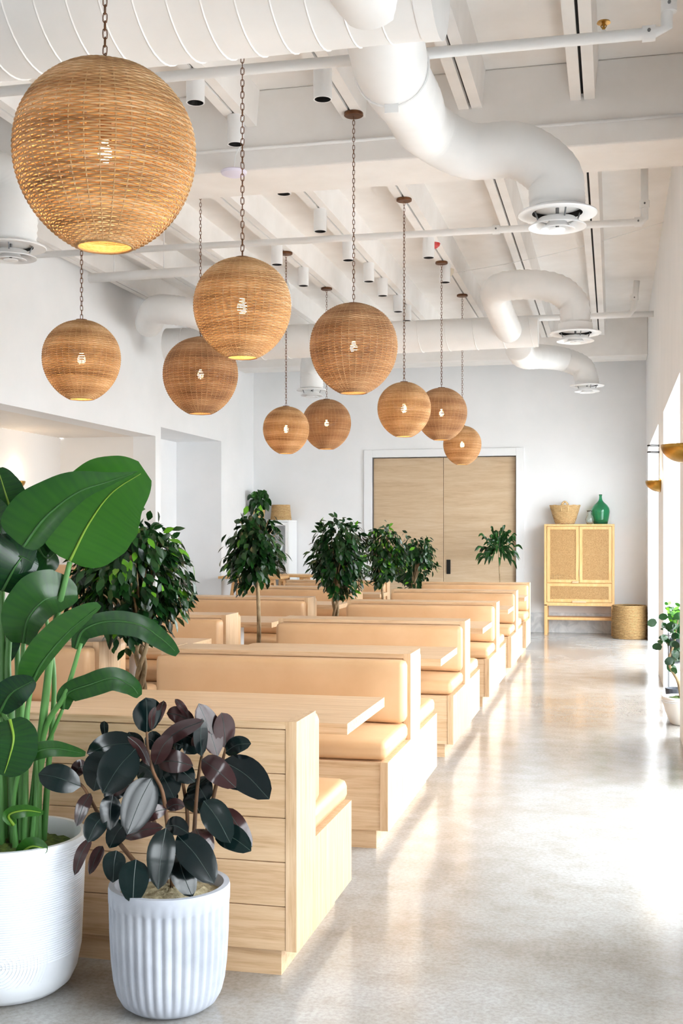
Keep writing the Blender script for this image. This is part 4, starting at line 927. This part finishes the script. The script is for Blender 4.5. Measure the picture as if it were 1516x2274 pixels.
# ---- plants in the window bays
def bowl_plant(loc, label, seed, r, h, n, lc):
    t = empty('bowl_planter', loc, label, 'plant'); rnd = random.Random(seed); b = Vector(loc)
    MB().lathe([(.001, .004), (r * .5, 0), (r * .58, .012), (r * .82, h * .45), (r, h * .92), (r * .985, h), (r * .92, h), (r * .9, h - .03), (.001, h - .03)], 36).build('bowl', mat('chalk_white_clay', (226, 220, 212), .6), t, True)
    for zz in (.88, .82): MB().tube([(r * 1.0 * math.cos(q), r * 1.0 * math.sin(q), h * zz) for q in [2 * math.pi * i / 40 for i in range(40)]], .003, 4, closed=True).build('rim_line', POTW, t)
    mound(r * .9, h - .03, seed, 8, .03).build('moss', MOSS, t, True, 'stuff')
    MB().tube(spline([(0, 0, h - .03), (-.03, 0, h + .12), (-.1, 0, h + .26), (-.06, 0, h + .42), (-.03, 0, h + .6)], 14), [.018 - .001 * i for i in range(15)], 8).build('trunk', BARK, t, True)
    for i in range(n):
        p0 = Vector((rnd.gauss(-.06, .06), rnd.gauss(0, .06), h + rnd.uniform(.2, .62))); a = rnd.uniform(0, 6.28)
        d = Vector((math.cos(a), math.sin(a), rnd.uniform(-.3, .5))).normalized(); L_ = rnd.uniform(.06, .085)
        mb, P = blade([p0 + b, p0 + b + d * L_ * .5 + Vector((0, 0, .01)), p0 + b + d * L_], L_ * .85, rnd.uniform(-.6, .6), .15, .1, 6, lambda u: max(.03, math.sin(math.pi * min(1, u)) ** .45), rnd.uniform(0, .4))
        mb.v = [tuple(Vector(v) - b) for v in mb.v]; mb.build('leaf', lc, t, True)
bowl_plant((.53, 9.55, 0), 'round leaved rubber shrub in a chalk white bowl planter in the window bay', 5, .155, .22, 46, FICUS)
bowl_plant((.62, 7.36, 0), 'round leaved shrub in a white planter at the next window bay pier', 6, .17, .3, 30, FICUS)
t = empty('plant_stand', (.56, 10.75, 0), 'thin wire plant stand in the window bay', 'stand')
for a in range(4):
    q = math.pi / 4 + a * math.pi / 2; MB().tube([(.11 * math.cos(q), .11 * math.sin(q), 0), (.11 * math.cos(q), .11 * math.sin(q), .62)], .005, 6).build('leg', GREYMETAL, t)
for z in (.02, .36, .6): MB().tube([(.112 * math.cos(q), .112 * math.sin(q), z) for q in [2 * math.pi * i / 28 for i in range(28)]], .005, 5, closed=True).build('hoop', GREYMETAL, t)
MB().lathe([(.001, .362), (.105, .362), (.105, .368), (.001, .368)], 24).build('shelf', GREYMETAL, t)
def zz_plant(loc, label, seed):
    rnd = random.Random(seed); t = empty('zamia_plant', loc, label, 'plant'); b = Vector(loc)
    MB().lathe([(.001, .003), (.07, 0), (.1, .2), (.092, .2), (.088, .18), (.001, .18)], 24).build('pot', CHARCOAL, t, 'auto')
    for k in range(9):
        a = rnd.uniform(0, 6.28); o = rnd.uniform(.05, .16); P = spline([(0, 0, .17), (o * .4 * math.cos(a), o * .4 * math.sin(a), .3), (o * math.cos(a), o * math.sin(a), rnd.uniform(.36, .5))], 8)
        MB().tube(P, [.006 - .0005 * i for i in range(9)], 5).build('stalk', STALK, t, True)
        for i in range(2, 9):
            for s in (-1, 1):
                d = Vector((-math.sin(a) * s, math.cos(a) * s, .5)).normalized(); p0 = P[i]
                mb, _ = blade([p0 + b, p0 + b + d * .035, p0 + b + d * .065], .03, rnd.uniform(-.5, .5), .1, .05, 4, lambda u: max(.03, math.sin(math.pi * min(1, u)) ** .6), rnd.uniform(.3, 1))
                mb.v = [tuple(Vector(v) - b) for v in mb.v]; mb.build('leaflet', PARADISE if rnd.random() < .6 else FICUSB, t, True)
zz_plant((.56, 10.75, .372), 'feathery green plant in a charcoal pot on the wire stand', 3)
o = MB().lathe([(.001, .003), (.07, 0), (.09, .2), (.082, .2), (.08, .18), (.001, .18)], 40, fn=lambda a, z: 1 + .02 * math.cos(24 * a)).build('ribbed_pot', CHARCOAL, None, True); o.location = (.52, 10.2, 0); tag(o, 'ribbed charcoal pot on the floor behind the white bowl planter', 'pot')
